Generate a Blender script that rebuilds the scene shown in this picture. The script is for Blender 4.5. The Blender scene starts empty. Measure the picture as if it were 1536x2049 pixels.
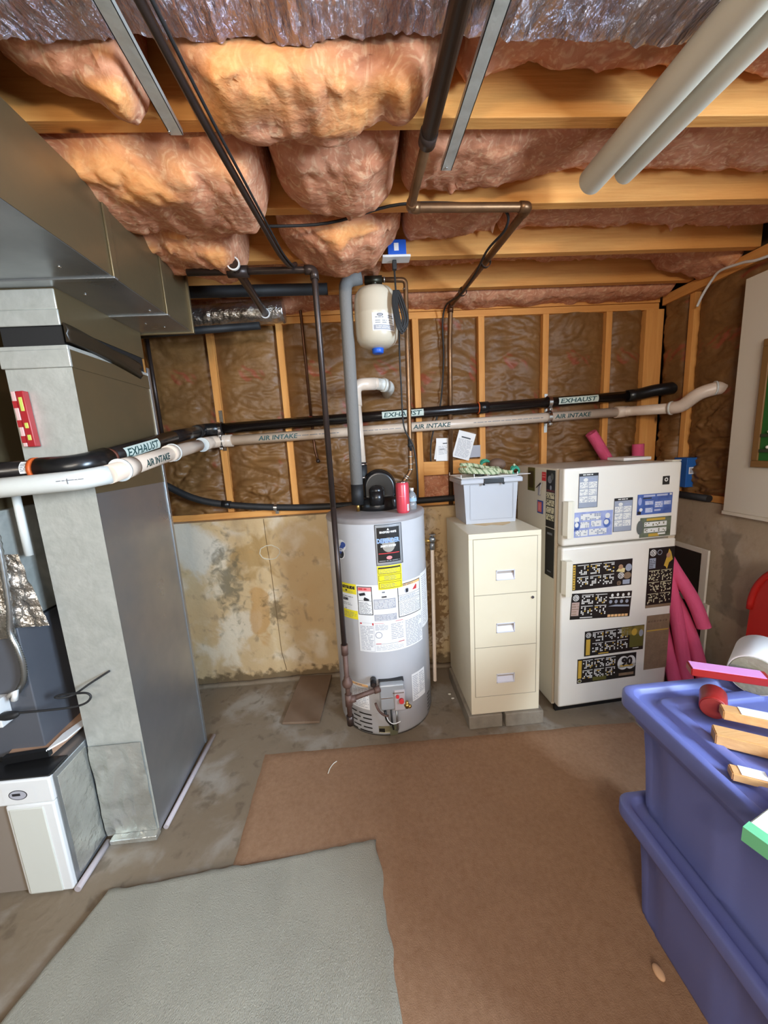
import bpy, bmesh, math, random
from mathutils import Vector, Matrix, noise
PI = math.pi
scene = bpy.context.scene
COL = scene.collection
rnd = random.Random(7)

# ------------------------------------------------------------------ materials
def lin(c):
    c = c / 255.0
    return c / 12.92 if c <= .04045 else ((c + .055) / 1.055) ** 2.4
def rgb(t): return (lin(t[0]), lin(t[1]), lin(t[2]), 1)
MATS = {}
def M(name, col, rough=.55, metal=0., col2=None, scale=8., contrast=.5, bump=0., bscale=60., stretch=(1, 1, 1),
      detail=6., spec=.5, coat=0., emit=None, trans=0., dist=0., rvar=0., bdist=.01, sheen=0.):
    m = bpy.data.materials.new(name); m.use_nodes = True
    nt = m.node_tree; N = nt.nodes; L = nt.links
    p = N['Principled BSDF']
    p.inputs['Base Color'].default_value = rgb(col)
    p.inputs['Roughness'].default_value = rough
    p.inputs['Metallic'].default_value = metal
    p.inputs['Specular IOR Level'].default_value = spec
    p.inputs['Coat Weight'].default_value = coat
    p.inputs['Transmission Weight'].default_value = trans
    if sheen:
        p.inputs['Sheen Weight'].default_value = sheen
        p.inputs['Sheen Roughness'].default_value = .6
    if emit:
        p.inputs['Emission Color'].default_value = rgb(emit[0]); p.inputs['Emission Strength'].default_value = emit[1]
    if col2 or bump or rvar:
        tc = N.new('ShaderNodeTexCoord'); mp = N.new('ShaderNodeMapping'); mp.inputs['Scale'].default_value = stretch
        L.new(tc.outputs['Object'], mp.inputs['Vector'])
    if col2 or rvar:
        n = N.new('ShaderNodeTexNoise'); n.inputs['Scale'].default_value = scale; n.inputs['Detail'].default_value = detail
        n.inputs['Distortion'].default_value = dist
        L.new(mp.outputs[0], n.inputs['Vector'])
        r = N.new('ShaderNodeValToRGB')
        r.color_ramp.elements[0].position = .5 - .5 * (1 - contrast) ; r.color_ramp.elements[1].position = .5 + .5 * (1 - contrast)
        if col2:
            r.color_ramp.elements[0].color = rgb(col); r.color_ramp.elements[1].color = rgb(col2)
            L.new(n.outputs['Fac'], r.inputs[0]); L.new(r.outputs[0], p.inputs['Base Color'])
        if rvar:
            mr = N.new('ShaderNodeMapRange'); mr.inputs['To Min'].default_value = rough - rvar; mr.inputs['To Max'].default_value = rough + rvar
            mr.inputs['From Min'].default_value = .3; mr.inputs['From Max'].default_value = .7
            L.new(n.outputs['Fac'], mr.inputs['Value']); L.new(mr.outputs[0], p.inputs['Roughness'])
    if bump:
        n2 = N.new('ShaderNodeTexNoise'); n2.inputs['Scale'].default_value = bscale; n2.inputs['Detail'].default_value = 8
        L.new(mp.outputs[0], n2.inputs['Vector'])
        b = N.new('ShaderNodeBump'); b.inputs['Strength'].default_value = bump; b.inputs['Distance'].default_value = bdist
        L.new(n2.outputs['Fac'], b.inputs['Height']); L.new(b.outputs[0], p.inputs['Normal'])
    MATS[name] = m
    return m
def node(m, t): return m.node_tree.nodes.new(t)

def wood(name, axis, base=(232, 170, 96), dark=(206, 136, 68)):
    st = [9, 9, 9]; st[axis] = .55
    m = M(name, base, rough=.62, col2=dark, scale=3.2, contrast=.35, stretch=tuple(st), dist=1.2, bump=.15, bscale=14, spec=.3)
    nt = m.node_tree; N = nt.nodes; L = nt.links; p = N['Principled BSDF']
    src = p.inputs['Base Color'].links[0].from_socket
    tc = [n for n in N if n.type == 'TEX_COORD'][0]
    mp = N.new('ShaderNodeMapping'); s2 = [5.5, 5.5, 5.5]; s2[axis] = 2.6; mp.inputs['Scale'].default_value = s2
    v = N.new('ShaderNodeTexVoronoi'); v.inputs['Scale'].default_value = 1.0
    L.new(tc.outputs['Object'], mp.inputs[0]); L.new(mp.outputs[0], v.inputs['Vector'])
    r = N.new('ShaderNodeValToRGB'); r.color_ramp.elements[0].position = .03; r.color_ramp.elements[0].color = (1, 1, 1, 1)
    r.color_ramp.elements[1].position = .085; r.color_ramp.elements[1].color = (0, 0, 0, 1)
    L.new(v.outputs['Distance'], r.inputs[0])
    mx = N.new('ShaderNodeMix'); mx.data_type = 'RGBA'; mx.inputs['B'].default_value = rgb((88, 46, 24))
    L.new(r.outputs[0], mx.inputs['Factor']); L.new(src, mx.inputs['A']); L.new(mx.outputs['Result'], p.inputs['Base Color'])
    return m
wood_x = wood('pine along the wall', 0); wood_y = wood('pine running out', 1); wood_z = wood('pine upright', 2)
wood_block = wood('small pine block', 0, (224, 178, 122), (200, 146, 92))

galv = M('galvanized steel', (186, 190, 192), rough=.33, metal=.85, col2=(158, 163, 168), scale=5, contrast=.2, bump=.14, bscale=3, rvar=.08, bdist=.05, detail=3.)
galv_dull = M('dull galvanized steel', (212, 212, 204), rough=.42, metal=.45, col2=(176, 178, 170), scale=15, contrast=.4, bump=.22, bscale=7, rvar=.1, bdist=.03, dist=1.2)
galv_refl_brown = M('steel tinted with brown reflection', (132, 116, 86), rough=.36, metal=.65, col2=(118, 104, 78), scale=5, contrast=.2, bump=.05, bscale=4, rvar=.08, bdist=.03)  # brown mirrored from the insulation is put into this base colour
galv_tape = M('crumpled foil tape', (214, 214, 206), rough=.26, metal=.7, col2=(180, 180, 172), scale=8, bump=.5, bscale=14, dist=1., bdist=.03)
steel = M('steel', (150, 150, 148), rough=.35, metal=.9)
chrome = M('bright steel', (210, 210, 210), rough=.2, metal=1.)
foil = M('crinkled foil', (232, 232, 240), rough=.2, metal=.85, col2=(186, 176, 196), scale=1.3, contrast=.45, bump=1., bscale=13, stretch=(5., 1.3, 5.), bdist=.09)
foil_wrap = M('foil wrap', (215, 215, 215), rough=.2, metal=.95, col2=(150, 140, 125), scale=12, bump=1., bscale=22, bdist=.02)
black_plastic = M('black plastic', (24, 24, 25), rough=.28, spec=.5)
black_abs = M('black pipe plastic', (26, 21, 20), rough=.26, spec=.55)
black_rubber = M('black rubber', (30, 30, 31), rough=.6)
iron = M('black iron pipe', (52, 44, 42), rough=.36, metal=.5, col2=(70, 56, 50), scale=20, contrast=.3)
iron_rust = M('rusty iron pipe', (84, 60, 52), rough=.6, metal=.3, col2=(112, 84, 72), scale=30, contrast=.3, bump=.1, bscale=90)
copper = M('aged copper', (140, 104, 72), rough=.4, metal=.75, col2=(108, 80, 56), scale=22, contrast=.3)
copper_dark = M('dark copper', (104, 68, 46), rough=.42, metal=.7, col2=(80, 52, 36), scale=18)
solder = M('solder ring', (200, 196, 186), rough=.3, metal=.9)
brass = M('brass', (176, 140, 78), rough=.3, metal=.9)
pvc = M('cream plastic pipe', (226, 206, 186), rough=.32, col2=(214, 196, 178), scale=6, spec=.5)
pvc_white = M('white plastic pipe', (222, 224, 218), rough=.36, col2=(206, 208, 204), scale=5)
pvc_warm = M('warm white plastic pipe', (208, 198, 178), rough=.42, col2=(196, 187, 168), scale=5)
orange_glue = M('orange pipe cement', (206, 92, 40), rough=.4)
grey_foam = M('grey foam sleeve', (128, 125, 121), rough=.85, bump=.15, bscale=120)
enamel = M('pale grey enamel', (212, 212, 216), rough=.24, spec=.5, coat=.25, col2=(198, 199, 203), scale=3)
enamel_top = M('grey enamel lid', (164, 158, 158), rough=.42, col2=(140, 134, 132), scale=9)
tank_paint = M('cream tank paint', (212, 200, 178), rough=.28, coat=.2)
blue_plastic = M('bright blue plastic', (34, 92, 196), rough=.4)
paper_white = M('white paper', (236, 234, 232), rough=.6)
paper_grey = M('grey print', (168, 168, 176), rough=.6)
print_dark = M('dark print', (40, 38, 42), rough=.5)
print_mid = M('grey lettering', (118, 120, 126), rough=.55)
print_teal = M('teal pipe lettering', (40, 78, 78), rough=.5)
tag_green = M('pale pipe marker', (206, 218, 208), rough=.45)
yellow_lab = M('yellow label', (240, 222, 40), rough=.45)
red_lab = M('red label', (206, 52, 56), rough=.45)
pink_lab = M('pink label', (232, 140, 140), rough=.45)
orange_lab = M('orange label', (240, 190, 130), rough=.45)
blue_lab = M('blue label', (62, 84, 156), rough=.4)
silver_lab = M('silver label', (190, 194, 198), rough=.25, metal=.6)
cream = M('cream cabinet paint', (232, 222, 196), rough=.42, col2=(226, 214, 186), scale=4, contrast=.2, bump=.02, bscale=200)
cream_dark = M('cream recess', (150, 138, 116), rough=.6)
fridge_white = M('almond refrigerator enamel', (232, 226, 214), rough=.30, coat=.3, bump=.03, bscale=240, bdist=.002)
fridge_side = M('textured refrigerator side', (214, 206, 188), rough=.45, bump=.10, bscale=260, bdist=.003)
gasket = M('beige door gasket', (196, 180, 156), rough=.6)
handle_cream = M('cream handle', (228, 222, 204), rough=.3, coat=.3)
mag_black = M('black magnet print', (30, 27, 26), rough=.35)
mag_white = M('white magnet print', (222, 220, 214), rough=.4)
mag_gold = M('gold magnet print', (196, 158, 62), rough=.4)
mag_olive = M('olive magnet print', (92, 88, 40), rough=.4)
mag_blue = M('blue magnet print', (84, 112, 176), rough=.35, col2=(56, 78, 140), scale=30)
mag_lilac = M('pale blue magnet print', (168, 178, 214), rough=.35, col2=(130, 140, 190), scale=30)
mag_grey = M('grey magnet print', (150, 156, 170), rough=.4)
mag_brown = M('faded brown magnet', (148, 124, 98), rough=.5, col2=(118, 96, 74), scale=26, contrast=.4)
bin_grey = M('translucent grey bin plastic', (182, 184, 190), rough=.38, spec=.5)
bin_edge = M('bin panel line', (150, 152, 160), rough=.5)
pink_foam = M('pink foam', (214, 84, 122), rough=.9, bump=.15, bscale=150)
blue_tote = M('blue tote plastic', (104, 112, 170), rough=.38, spec=.5)
red_paint = M('red painted wood', (156, 36, 32), rough=.4)
pink_lit_top = M('red top tinted by cool light', (222, 150, 206), rough=.5)  # red block top; the cool light on it is painted as pink
red_plastic = M('red plastic', (176, 30, 22), rough=.42)
cardboard = M('cardboard', (178, 140, 112), rough=.75, col2=(160, 122, 96), scale=10)
white_board = M('white painted board', (214, 204, 184), rough=.6)
rope_mat = M('pale green rope', (196, 202, 168), rough=.8)
rope_dark = M('green rope strand', (128, 146, 108), rough=.8)
teal_rope = M('teal twine', (54, 150, 122), rough=.7)
brick_mat = M('concrete paver', (150, 140, 124), rough=.85, col2=(124, 114, 100), scale=18, bump=.3, bscale=60)
red_can = M('red can', (222, 78, 92), rough=.28, metal=.3)
clear_plastic = M('clear bottle plastic', (226, 236, 244), rough=.12, trans=.75)
green_felt = M('green felt', (34, 96, 30), rough=.8)
fiber_white = M('white lint', (232, 228, 216), rough=.8)
brown_board = M('brown hardboard', (128, 104, 84), rough=.75, col2=(112, 90, 70), scale=6)
grey_disc = M('grey green felted end', (168, 166, 146), rough=.8, col2=(140, 140, 120), scale=22, bump=.3, bscale=60)
furnace_dark = M('furnace blue grey paint', (84, 86, 92), rough=.4)
white_enamel = M('white filter cover', (224, 224, 222), rough=.35)
green_paint = M('green painted end', (110, 190, 140), rough=.5)

# concrete with stains
def concrete(name, base, warm, dark, pale, sc=1.0, wall=True, patches=()):
    m = M(name, base, rough=.86, col2=warm, scale=1.7 * sc, contrast=.35, detail=8, bump=.35, bscale=38, bdist=.006, spec=.2)
    nt = m.node_tree; N = nt.nodes; L = nt.links; p = N['Principled BSDF']
    cur = p.inputs['Base Color'].links[0].from_socket
    tc = [n for n in N if n.type == 'TEX_COORD'][0]
    def layer(cur, scale, lo, hi, col, fac, stretch=(1, 1, 1), off=0., det=8, dist=.3):
        mp = N.new('ShaderNodeMapping'); mp.inputs['Scale'].default_value = stretch; mp.inputs['Location'].default_value = (off, off * .7, off * .3)
        L.new(tc.outputs['Object'], mp.inputs[0])
        n = N.new('ShaderNodeTexNoise'); n.inputs['Scale'].default_value = scale; n.inputs['Detail'].default_value = det; n.inputs['Distortion'].default_value = dist
        L.new(mp.outputs[0], n.inputs['Vector'])
        mr = N.new('ShaderNodeMapRange'); mr.interpolation_type = 'SMOOTHSTEP'
        mr.inputs['From Min'].default_value = lo; mr.inputs['From Max'].default_value = hi; mr.inputs['To Max'].default_value = fac
        L.new(n.outputs['Fac'], mr.inputs['Value'])
        mx = N.new('ShaderNodeMix'); mx.data_type = 'RGBA'; mx.inputs['B'].default_value = rgb(col)
        L.new(mr.outputs[0], mx.inputs['Factor']); L.new(cur, mx.inputs['A'])
        return mx.outputs['Result'], mr
    cur, _ = layer(cur, 5 * sc, .50, .68, pale, .7, off=3)
    cur, _ = layer(cur, 16 * sc, .56, .72, dark, .55, stretch=(1, 1, .8) if wall else (1, 1, 1), off=8, det=10)
    cur, _ = layer(cur, 2.6 * sc, .54, .70, dark, .45, stretch=(1.6, 1, .7) if wall else (1, 1, 1), off=15)
    for (c, rad, lo, hi, col, fac, nsc) in patches:
        mp = N.new('ShaderNodeMapping'); mp.vector_type = 'POINT'
        mp.inputs['Location'].default_value = tuple(-c[i] / rad[i] for i in range(3)); mp.inputs['Scale'].default_value = tuple(1 / rad[i] for i in range(3))
        L.new(tc.outputs['Object'], mp.inputs[0])
        ln = N.new('ShaderNodeVectorMath'); ln.operation = 'LENGTH'; L.new(mp.outputs[0], ln.inputs[0])
        n = N.new('ShaderNodeTexNoise'); n.inputs['Scale'].default_value = nsc; n.inputs['Detail'].default_value = 10; n.inputs['Distortion'].default_value = .6
        L.new(tc.outputs['Object'], n.inputs['Vector'])
        a = N.new('ShaderNodeMath'); a.operation = 'MULTIPLY_ADD'; a.inputs[1].default_value = -.9; L.new(ln.outputs['Value'], a.inputs[0]); a.inputs[2].default_value = .9
        a2 = N.new('ShaderNodeMath'); a2.operation = 'MULTIPLY_ADD'; a2.inputs[1].default_value = 2.6; L.new(n.outputs['Fac'], a2.inputs[0]); a2.inputs[2].default_value = -1.3
        s_ = N.new('ShaderNodeMath'); s_.operation = 'ADD'; L.new(a.outputs[0], s_.inputs[0]); L.new(a2.outputs[0], s_.inputs[1])
        mr = N.new('ShaderNodeMapRange'); mr.interpolation_type = 'SMOOTHSTEP'; mr.inputs['From Min'].default_value = lo; mr.inputs['From Max'].default_value = hi; mr.inputs['To Max'].default_value = fac
        L.new(s_.outputs[0], mr.inputs['Value'])
        mx = N.new('ShaderNodeMix'); mx.data_type = 'RGBA'; mx.inputs['B'].default_value = rgb(col)
        L.new(mr.outputs[0], mx.inputs['Factor']); L.new(cur, mx.inputs['A']); cur = mx.outputs['Result']
    if wall:   # crumbling dirt line along the foot of the wall, ochre stain with its own edge
        sx = N.new('ShaderNodeSeparateXYZ'); L.new(tc.outputs['Object'], sx.inputs[0])
        n = N.new('ShaderNodeTexNoise'); n.inputs['Scale'].default_value = 22; n.inputs['Detail'].default_value = 8
        L.new(tc.outputs['Object'], n.inputs['Vector'])
        a = N.new('ShaderNodeMath'); a.operation = 'MULTIPLY_ADD'; a.inputs[1].default_value = .22; L.new(n.outputs['Fac'], a.inputs[0]); a.inputs[2].default_value = -.11
        s = N.new('ShaderNodeMath'); s.operation = 'ADD'; L.new(sx.outputs['Z'], s.inputs[0]); L.new(a.outputs[0], s.inputs[1])
        mr = N.new('ShaderNodeMapRange'); mr.interpolation_type = 'SMOOTHSTEP'
        mr.inputs['From Min'].default_value = .10; mr.inputs['From Max'].default_value = .045; mr.inputs['To Max'].default_value = .75
        L.new(s.outputs[0], mr.inputs['Value'])
        mx = N.new('ShaderNodeMix'); mx.data_type = 'RGBA'; mx.inputs['B'].default_value = rgb((70, 54, 36))
        L.new(mr.outputs[0], mx.inputs['Factor']); L.new(cur, mx.inputs['A']); cur = mx.outputs['Result']
    L.new(cur, p.inputs['Base Color'])
    return m
conc_wall = concrete('stained concrete wall', (206, 184, 146), (190, 152, 102), (134, 116, 90), (222, 208, 184), patches=(
    ((-.98, 2.33, .95), (.30, 9, .22), .0, .5, (214, 206, 190), .8, 4), ((-.86, 2.33, .38), (.13, 9, .30), .05, .4, (214, 200, 176), .8, 5),
    ((-.71, 2.33, .86), (.17, 9, .20), .0, .5, (158, 122, 66), .65, 9), ((-.70, 2.33, .50), (.075, 9, .34), .0, .35, (184, 140, 84), .75, 5),
    ((-.88, 2.33, .72), (.12, 9, .34), .0, .9, (96, 90, 72), .75, 22), ((-.60, 2.33, .50), (.10, 9, .16), .05, .9, (100, 82, 56), .75, 26),
    ((.44, 2.33, .50), (.09, 9, .55), .1, .5, (120, 88, 52), .8, 34)))
conc_right = concrete('grey concrete wall', (186, 170, 148), (166, 146, 118), (130, 118, 98), (196, 184, 164), patches=(
    ((1.93, 1.80, .72), (9, .05, .30), .0, .4, (120, 110, 92), .6, 8), ((1.93, 1.72, .52), (9, .22, .05), .0, .4, (122, 114, 100), .5, 8)))
conc_floor = concrete('concrete floor', (140, 126, 108), (122, 104, 82), (96, 82, 66), (162, 154, 142), wall=False)
plain_wall = M('dim concrete', (120, 108, 90), rough=.9, col2=(100, 90, 74), scale=3)
sheath = M('board sheathing', (112, 84, 54), rough=.85, col2=(92, 68, 42), scale=6)

# fibreglass: dusty pink skin, brighter orange in patches set by a vertex mask
def fibreglass():
    m = M('pink fibreglass', (216, 154, 120), rough=.95, col2=(178, 114, 84), scale=8, contrast=.45, detail=14, dist=2.6, bump=.5, bscale=42, stretch=(.6, 1, 1.3), bdist=.010, spec=.05, sheen=0.)
    nt = m.node_tree; N = nt.nodes; L = nt.links; p = N['Principled BSDF']
    p.inputs['Subsurface Weight'].default_value = .12; p.inputs['Subsurface Radius'].default_value = (.04, .02, .012); p.inputs['Subsurface Scale'].default_value = .6
    cur = p.inputs['Base Color'].links[0].from_socket
    tc = [n for n in N if n.type == 'TEX_COORD'][0]
    n = N.new('ShaderNodeTexNoise'); n.inputs['Scale'].default_value = 15; n.inputs['Detail'].default_value = 12; n.inputs['Distortion'].default_value = 4.5
    L.new(tc.outputs['Object'], n.inputs['Vector'])
    mr = N.new('ShaderNodeMapRange'); mr.inputs['From Min'].default_value = .50; mr.inputs['From Max'].default_value = .66; mr.inputs['To Max'].default_value = .5
    L.new(n.outputs['Fac'], mr.inputs['Value'])
    mx = N.new('ShaderNodeMix'); mx.data_type = 'RGBA'; mx.inputs['B'].default_value = rgb((236, 200, 162))
    L.new(mr.outputs[0], mx.inputs['Factor']); L.new(cur, mx.inputs['A'])
    at = N.new('ShaderNodeAttribute'); at.attribute_name = 'tinted'
    r2 = N.new('ShaderNodeValToRGB'); r2.color_ramp.elements[0].color = rgb((220, 132, 72)); r2.color_ramp.elements[1].color = rgb((238, 182, 122))
    L.new(n.outputs['Fac'], r2.inputs[0])
    mx2 = N.new('ShaderNodeMix'); mx2.data_type = 'RGBA'
    L.new(at.outputs['Fac'], mx2.inputs['Factor']); L.new(mx.outputs['Result'], mx2.inputs['A']); L.new(r2.outputs[0], mx2.inputs['B'])
    L.new(mx2.outputs['Result'], p.inputs['Base Color'])
    return m
fibre = fibreglass()
def kraftmat():
    m = M('kraft paper facing', (138, 98, 54), rough=.46, col2=(100, 68, 38), scale=5, contrast=.3, detail=8, bump=.4, bscale=26, dist=.4, bdist=.010, spec=.4)
    nt = m.node_tree; N = nt.nodes; L = nt.links; p = N['Principled BSDF']
    cur = p.inputs['Base Color'].links[0].from_socket
    tc = [n for n in N if n.type == 'TEX_COORD'][0]
    n = N.new('ShaderNodeTexNoise'); n.inputs['Scale'].default_value = 4.2; n.inputs['Detail'].default_value = 2
    L.new(tc.outputs['Object'], n.inputs['Vector'])
    w = N.new('ShaderNodeTexWave'); w.wave_type = 'BANDS'; w.bands_direction = 'DIAGONAL'; w.inputs['Scale'].default_value = 9; w.inputs['Distortion'].default_value = 7; w.inputs['Detail'].default_value = 3
    L.new(tc.outputs['Object'], w.inputs['Vector'])
    a = N.new('ShaderNodeMapRange'); a.inputs['From Min'].default_value = .585; a.inputs['From Max'].default_value = .62; a.inputs['To Max'].default_value = .6
    L.new(n.outputs['Fac'], a.inputs['Value'])
    b = N.new('ShaderNodeMath'); b.operation = 'MULTIPLY'; L.new(a.outputs[0], b.inputs[0]); L.new(w.outputs['Fac'], b.inputs[1])
    mx = N.new('ShaderNodeMix'); mx.data_type = 'RGBA'; mx.inputs['B'].default_value = rgb((152, 62, 48))
    L.new(b.outputs[0], mx.inputs['Factor']); L.new(cur, mx.inputs['A']); L.new(mx.outputs['Result'], p.inputs['Base Color'])
    return m
kraft = kraftmat()
rug_brown = M('brown carpet', (164, 130, 102), rough=.98, col2=(140, 106, 80), scale=60, contrast=.3, detail=10, bump=.5, bscale=320, bdist=.004, spec=.1)
rug_grey = M('grey green carpet', (186, 180, 162), rough=.98, col2=(164, 159, 144), scale=3.2, contrast=.4, detail=12, bump=1., bscale=420, bdist=.006, stretch=(1.4, .5, 1), spec=.1)  # soft stripes put the shading of the pile into the colour

# ------------------------------------------------------------------ mesh building
class B:
    def __init__(s): s.bm = bmesh.new(); s.mats = []
    def mi(s, m):
        if m not in s.mats: s.mats.append(m)
        return s.mats.index(m)
    def face(s, pts, m, smooth=False):
        f = s.bm.faces.new([s.bm.verts.new(p) for p in pts]); f.material_index = s.mi(m); f.smooth = smooth
    def box(s, x0, x1, y0, y1, z0, z1, m, mat=None, bev=0.):
        i = s.mi(m)
        r = bmesh.ops.create_cube(s.bm, size=1)
        T = Matrix.Translation(((x0 + x1) / 2, (y0 + y1) / 2, (z0 + z1) / 2)) @ Matrix.Diagonal((abs(x1 - x0), abs(y1 - y0), abs(z1 - z0), 1))
        if mat: T = mat @ T
        bmesh.ops.transform(s.bm, matrix=T, verts=r['verts'])
        fs = {f for v in r['verts'] for f in v.link_faces}
        for f in fs: f.material_index = i
        if bev:
            es = {e for v in r['verts'] for e in v.link_edges}
            rr = bmesh.ops.bevel(s.bm, geom=list(es), offset=bev, segments=2, affect='EDGES', profile=.6)
            for f in rr['faces']: f.material_index = i; f.smooth = True
        return s
    def rings(s, rings, m, close=True, cap=True, smooth=True):
        i = s.mi(m)
        vv = [[s.bm.verts.new(p) for p in r] for r in rings]
        n = len(vv[0])
        for a, b in zip(vv, vv[1:]):
            for k in range(n if close else n - 1):
                f = s.bm.faces.new([a[k], a[(k + 1) % n], b[(k + 1) % n], b[k]]); f.material_index = i; f.smooth = smooth
        if cap:
            for r in (vv[0], vv[-1]):
                f = s.bm.faces.new(r); f.material_index = i
        return s
    def tube(s, pts, r, m, n=14, fil=0., cap=True, hollow=0.):
        P = [Vector(p) for p in pts]
        if fil: P = fillet(P, fil)
        rr = r if isinstance(r, (list, tuple)) else [r] * len(P)
        T = []
        for k in range(len(P)):
            d = (P[min(k + 1, len(P) - 1)] - P[max(k - 1, 0)])
            T.append(d.normalized())
        u = T[0].orthogonal().normalized(); rings = []
        for k in range(len(P)):
            if k:
                q = T[k - 1].rotation_difference(T[k]); u = q @ u
            u = (u - T[k] * u.dot(T[k])).normalized(); w = T[k].cross(u)
            rings.append([P[k] + (u * math.cos(a) + w * math.sin(a)) * rr[k] for a in [2 * PI * j / n for j in range(n)]])
        s.rings(rings, m, cap=cap and not hollow)
        if hollow:
            inner = []
            for k, rg in enumerate(rings): inner.append([P[k] + (p - P[k]) * hollow for p in rg])
            s.rings(inner, m, cap=False)
            s.rings([rings[0], inner[0]], m, cap=False); s.rings([rings[-1], inner[-1]], m, cap=False)
        return s
    def lathe(s, c, prof, m, n=40, axis=(0, 0, 1), cap=True):
        c = Vector(c); ax = Vector(axis).normalized(); u = ax.orthogonal().normalized(); w = ax.cross(u)
        s.rings([[c + ax * h + (u * math.cos(2 * PI * j / n) + w * math.sin(2 * PI * j / n)) * max(r, 1e-5) for j in range(n)] for r, h in prof], m, cap=cap)
        return s
    def cyl(s, a, b, r, m, n=18): return s.tube([a, b], r, m, n)
    def prism(s, pts2, z0, z1, m, fn=None, smooth=False):
        fn = fn or (lambda x, y, z: (x, y, z))
        s.rings([[fn(x, y, z0) for x, y in pts2], [fn(x, y, z1) for x, y in pts2]], m, smooth=smooth)
        return s
    def sphere(s, c, r, m, sc=(1, 1, 1), n=16):
        i = s.mi(m); R = bmesh.ops.create_uvsphere(s.bm, u_segments=n, v_segments=n // 2 + 2, radius=1)
        bmesh.ops.transform(s.bm, matrix=Matrix.Translation(c) @ Matrix.Diagonal((r * sc[0], r * sc[1], r * sc[2], 1)), verts=R['verts'])
        for f in {f for v in R['verts'] for f in v.link_faces}: f.material_index = i; f.smooth = True
        return s

def fillet(P, r, n=6):
    out = [P[0]]
    for k in range(1, len(P) - 1):
        a, b, c = P[k - 1], P[k], P[k + 1]
        d1 = (a - b); d2 = (c - b); t = min(r, d1.length * .48, d2.length * .48)
        p = b + d1.normalized() * t; q = b + d2.normalized() * t
        for j in range(n + 1):
            u = j / n; out.append(p * (1 - u) ** 2 + b * 2 * u * (1 - u) + q * u * u)
    out.append(P[-1]); return out
def catmull(P, n=8):
    P = [Vector(p) for p in P]; Q = [P[0]] + P + [P[-1]]; out = []
    for k in range(1, len(Q) - 2):
        for j in range(n):
            t = j / n; a, b, c, d = Q[k - 1], Q[k], Q[k + 1], Q[k + 2]
            out.append(.5 * ((2 * b) + (c - a) * t + (2 * a - 5 * b + 4 * c - d) * t * t + (3 * b - a - 3 * c + d) * t ** 3))
    out.append(P[-1]); return out

WM = {}
def obj(name, b, parent=None, local=False, label=None):
    me = bpy.data.meshes.new(name)
    bmesh.ops.recalc_face_normals(b.bm, faces=b.bm.faces)
    b.bm.to_mesh(me); b.bm.free()
    for m in b.mats: me.materials.append(m)
    o = bpy.data.objects.new(name, me); COL.objects.link(o)
    if parent is not None:
        o.parent = parent; W = WM[parent]
        if not local: me.transform(W.inverted())
        WM[o] = W
    else:
        xs = [v.co for v in me.vertices]
        c = Vector(((min(v.x for v in xs) + max(v.x for v in xs)) / 2, (min(v.y for v in xs) + max(v.y for v in xs)) / 2, min(v.z for v in xs)))
        me.transform(Matrix.Translation(-c)); o.location = c
        WM[o] = Matrix.Translation(c)
    if label: o['label'] = label
    return o
def tag(o, label, cat, group=None):
    o['label'] = label; o['category'] = cat
    if group: o['group'] = group
    return o
def thing(name, label, cat, loc=(0, 0, 0), rz=0., group=None):
    o = bpy.data.objects.new(name, None); COL.objects.link(o); o.location = loc; o.rotation_euler = (0, 0, rz)
    o.empty_display_size = .1
    WM[o] = Matrix.Translation(loc) @ Matrix.Rotation(rz, 4, 'Z')
    return tag(o, label, cat, group)
def struct(name, b, keep=False):
    me = bpy.data.meshes.new(name); bmesh.ops.recalc_face_normals(b.bm, faces=b.bm.faces); b.bm.to_mesh(me); b.bm.free()
    for m in b.mats: me.materials.append(m)
    o = bpy.data.objects.new(name, me); COL.objects.link(o); o['kind'] = 'structure'; WM[o] = Matrix.Identity(4)
    return o

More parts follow.
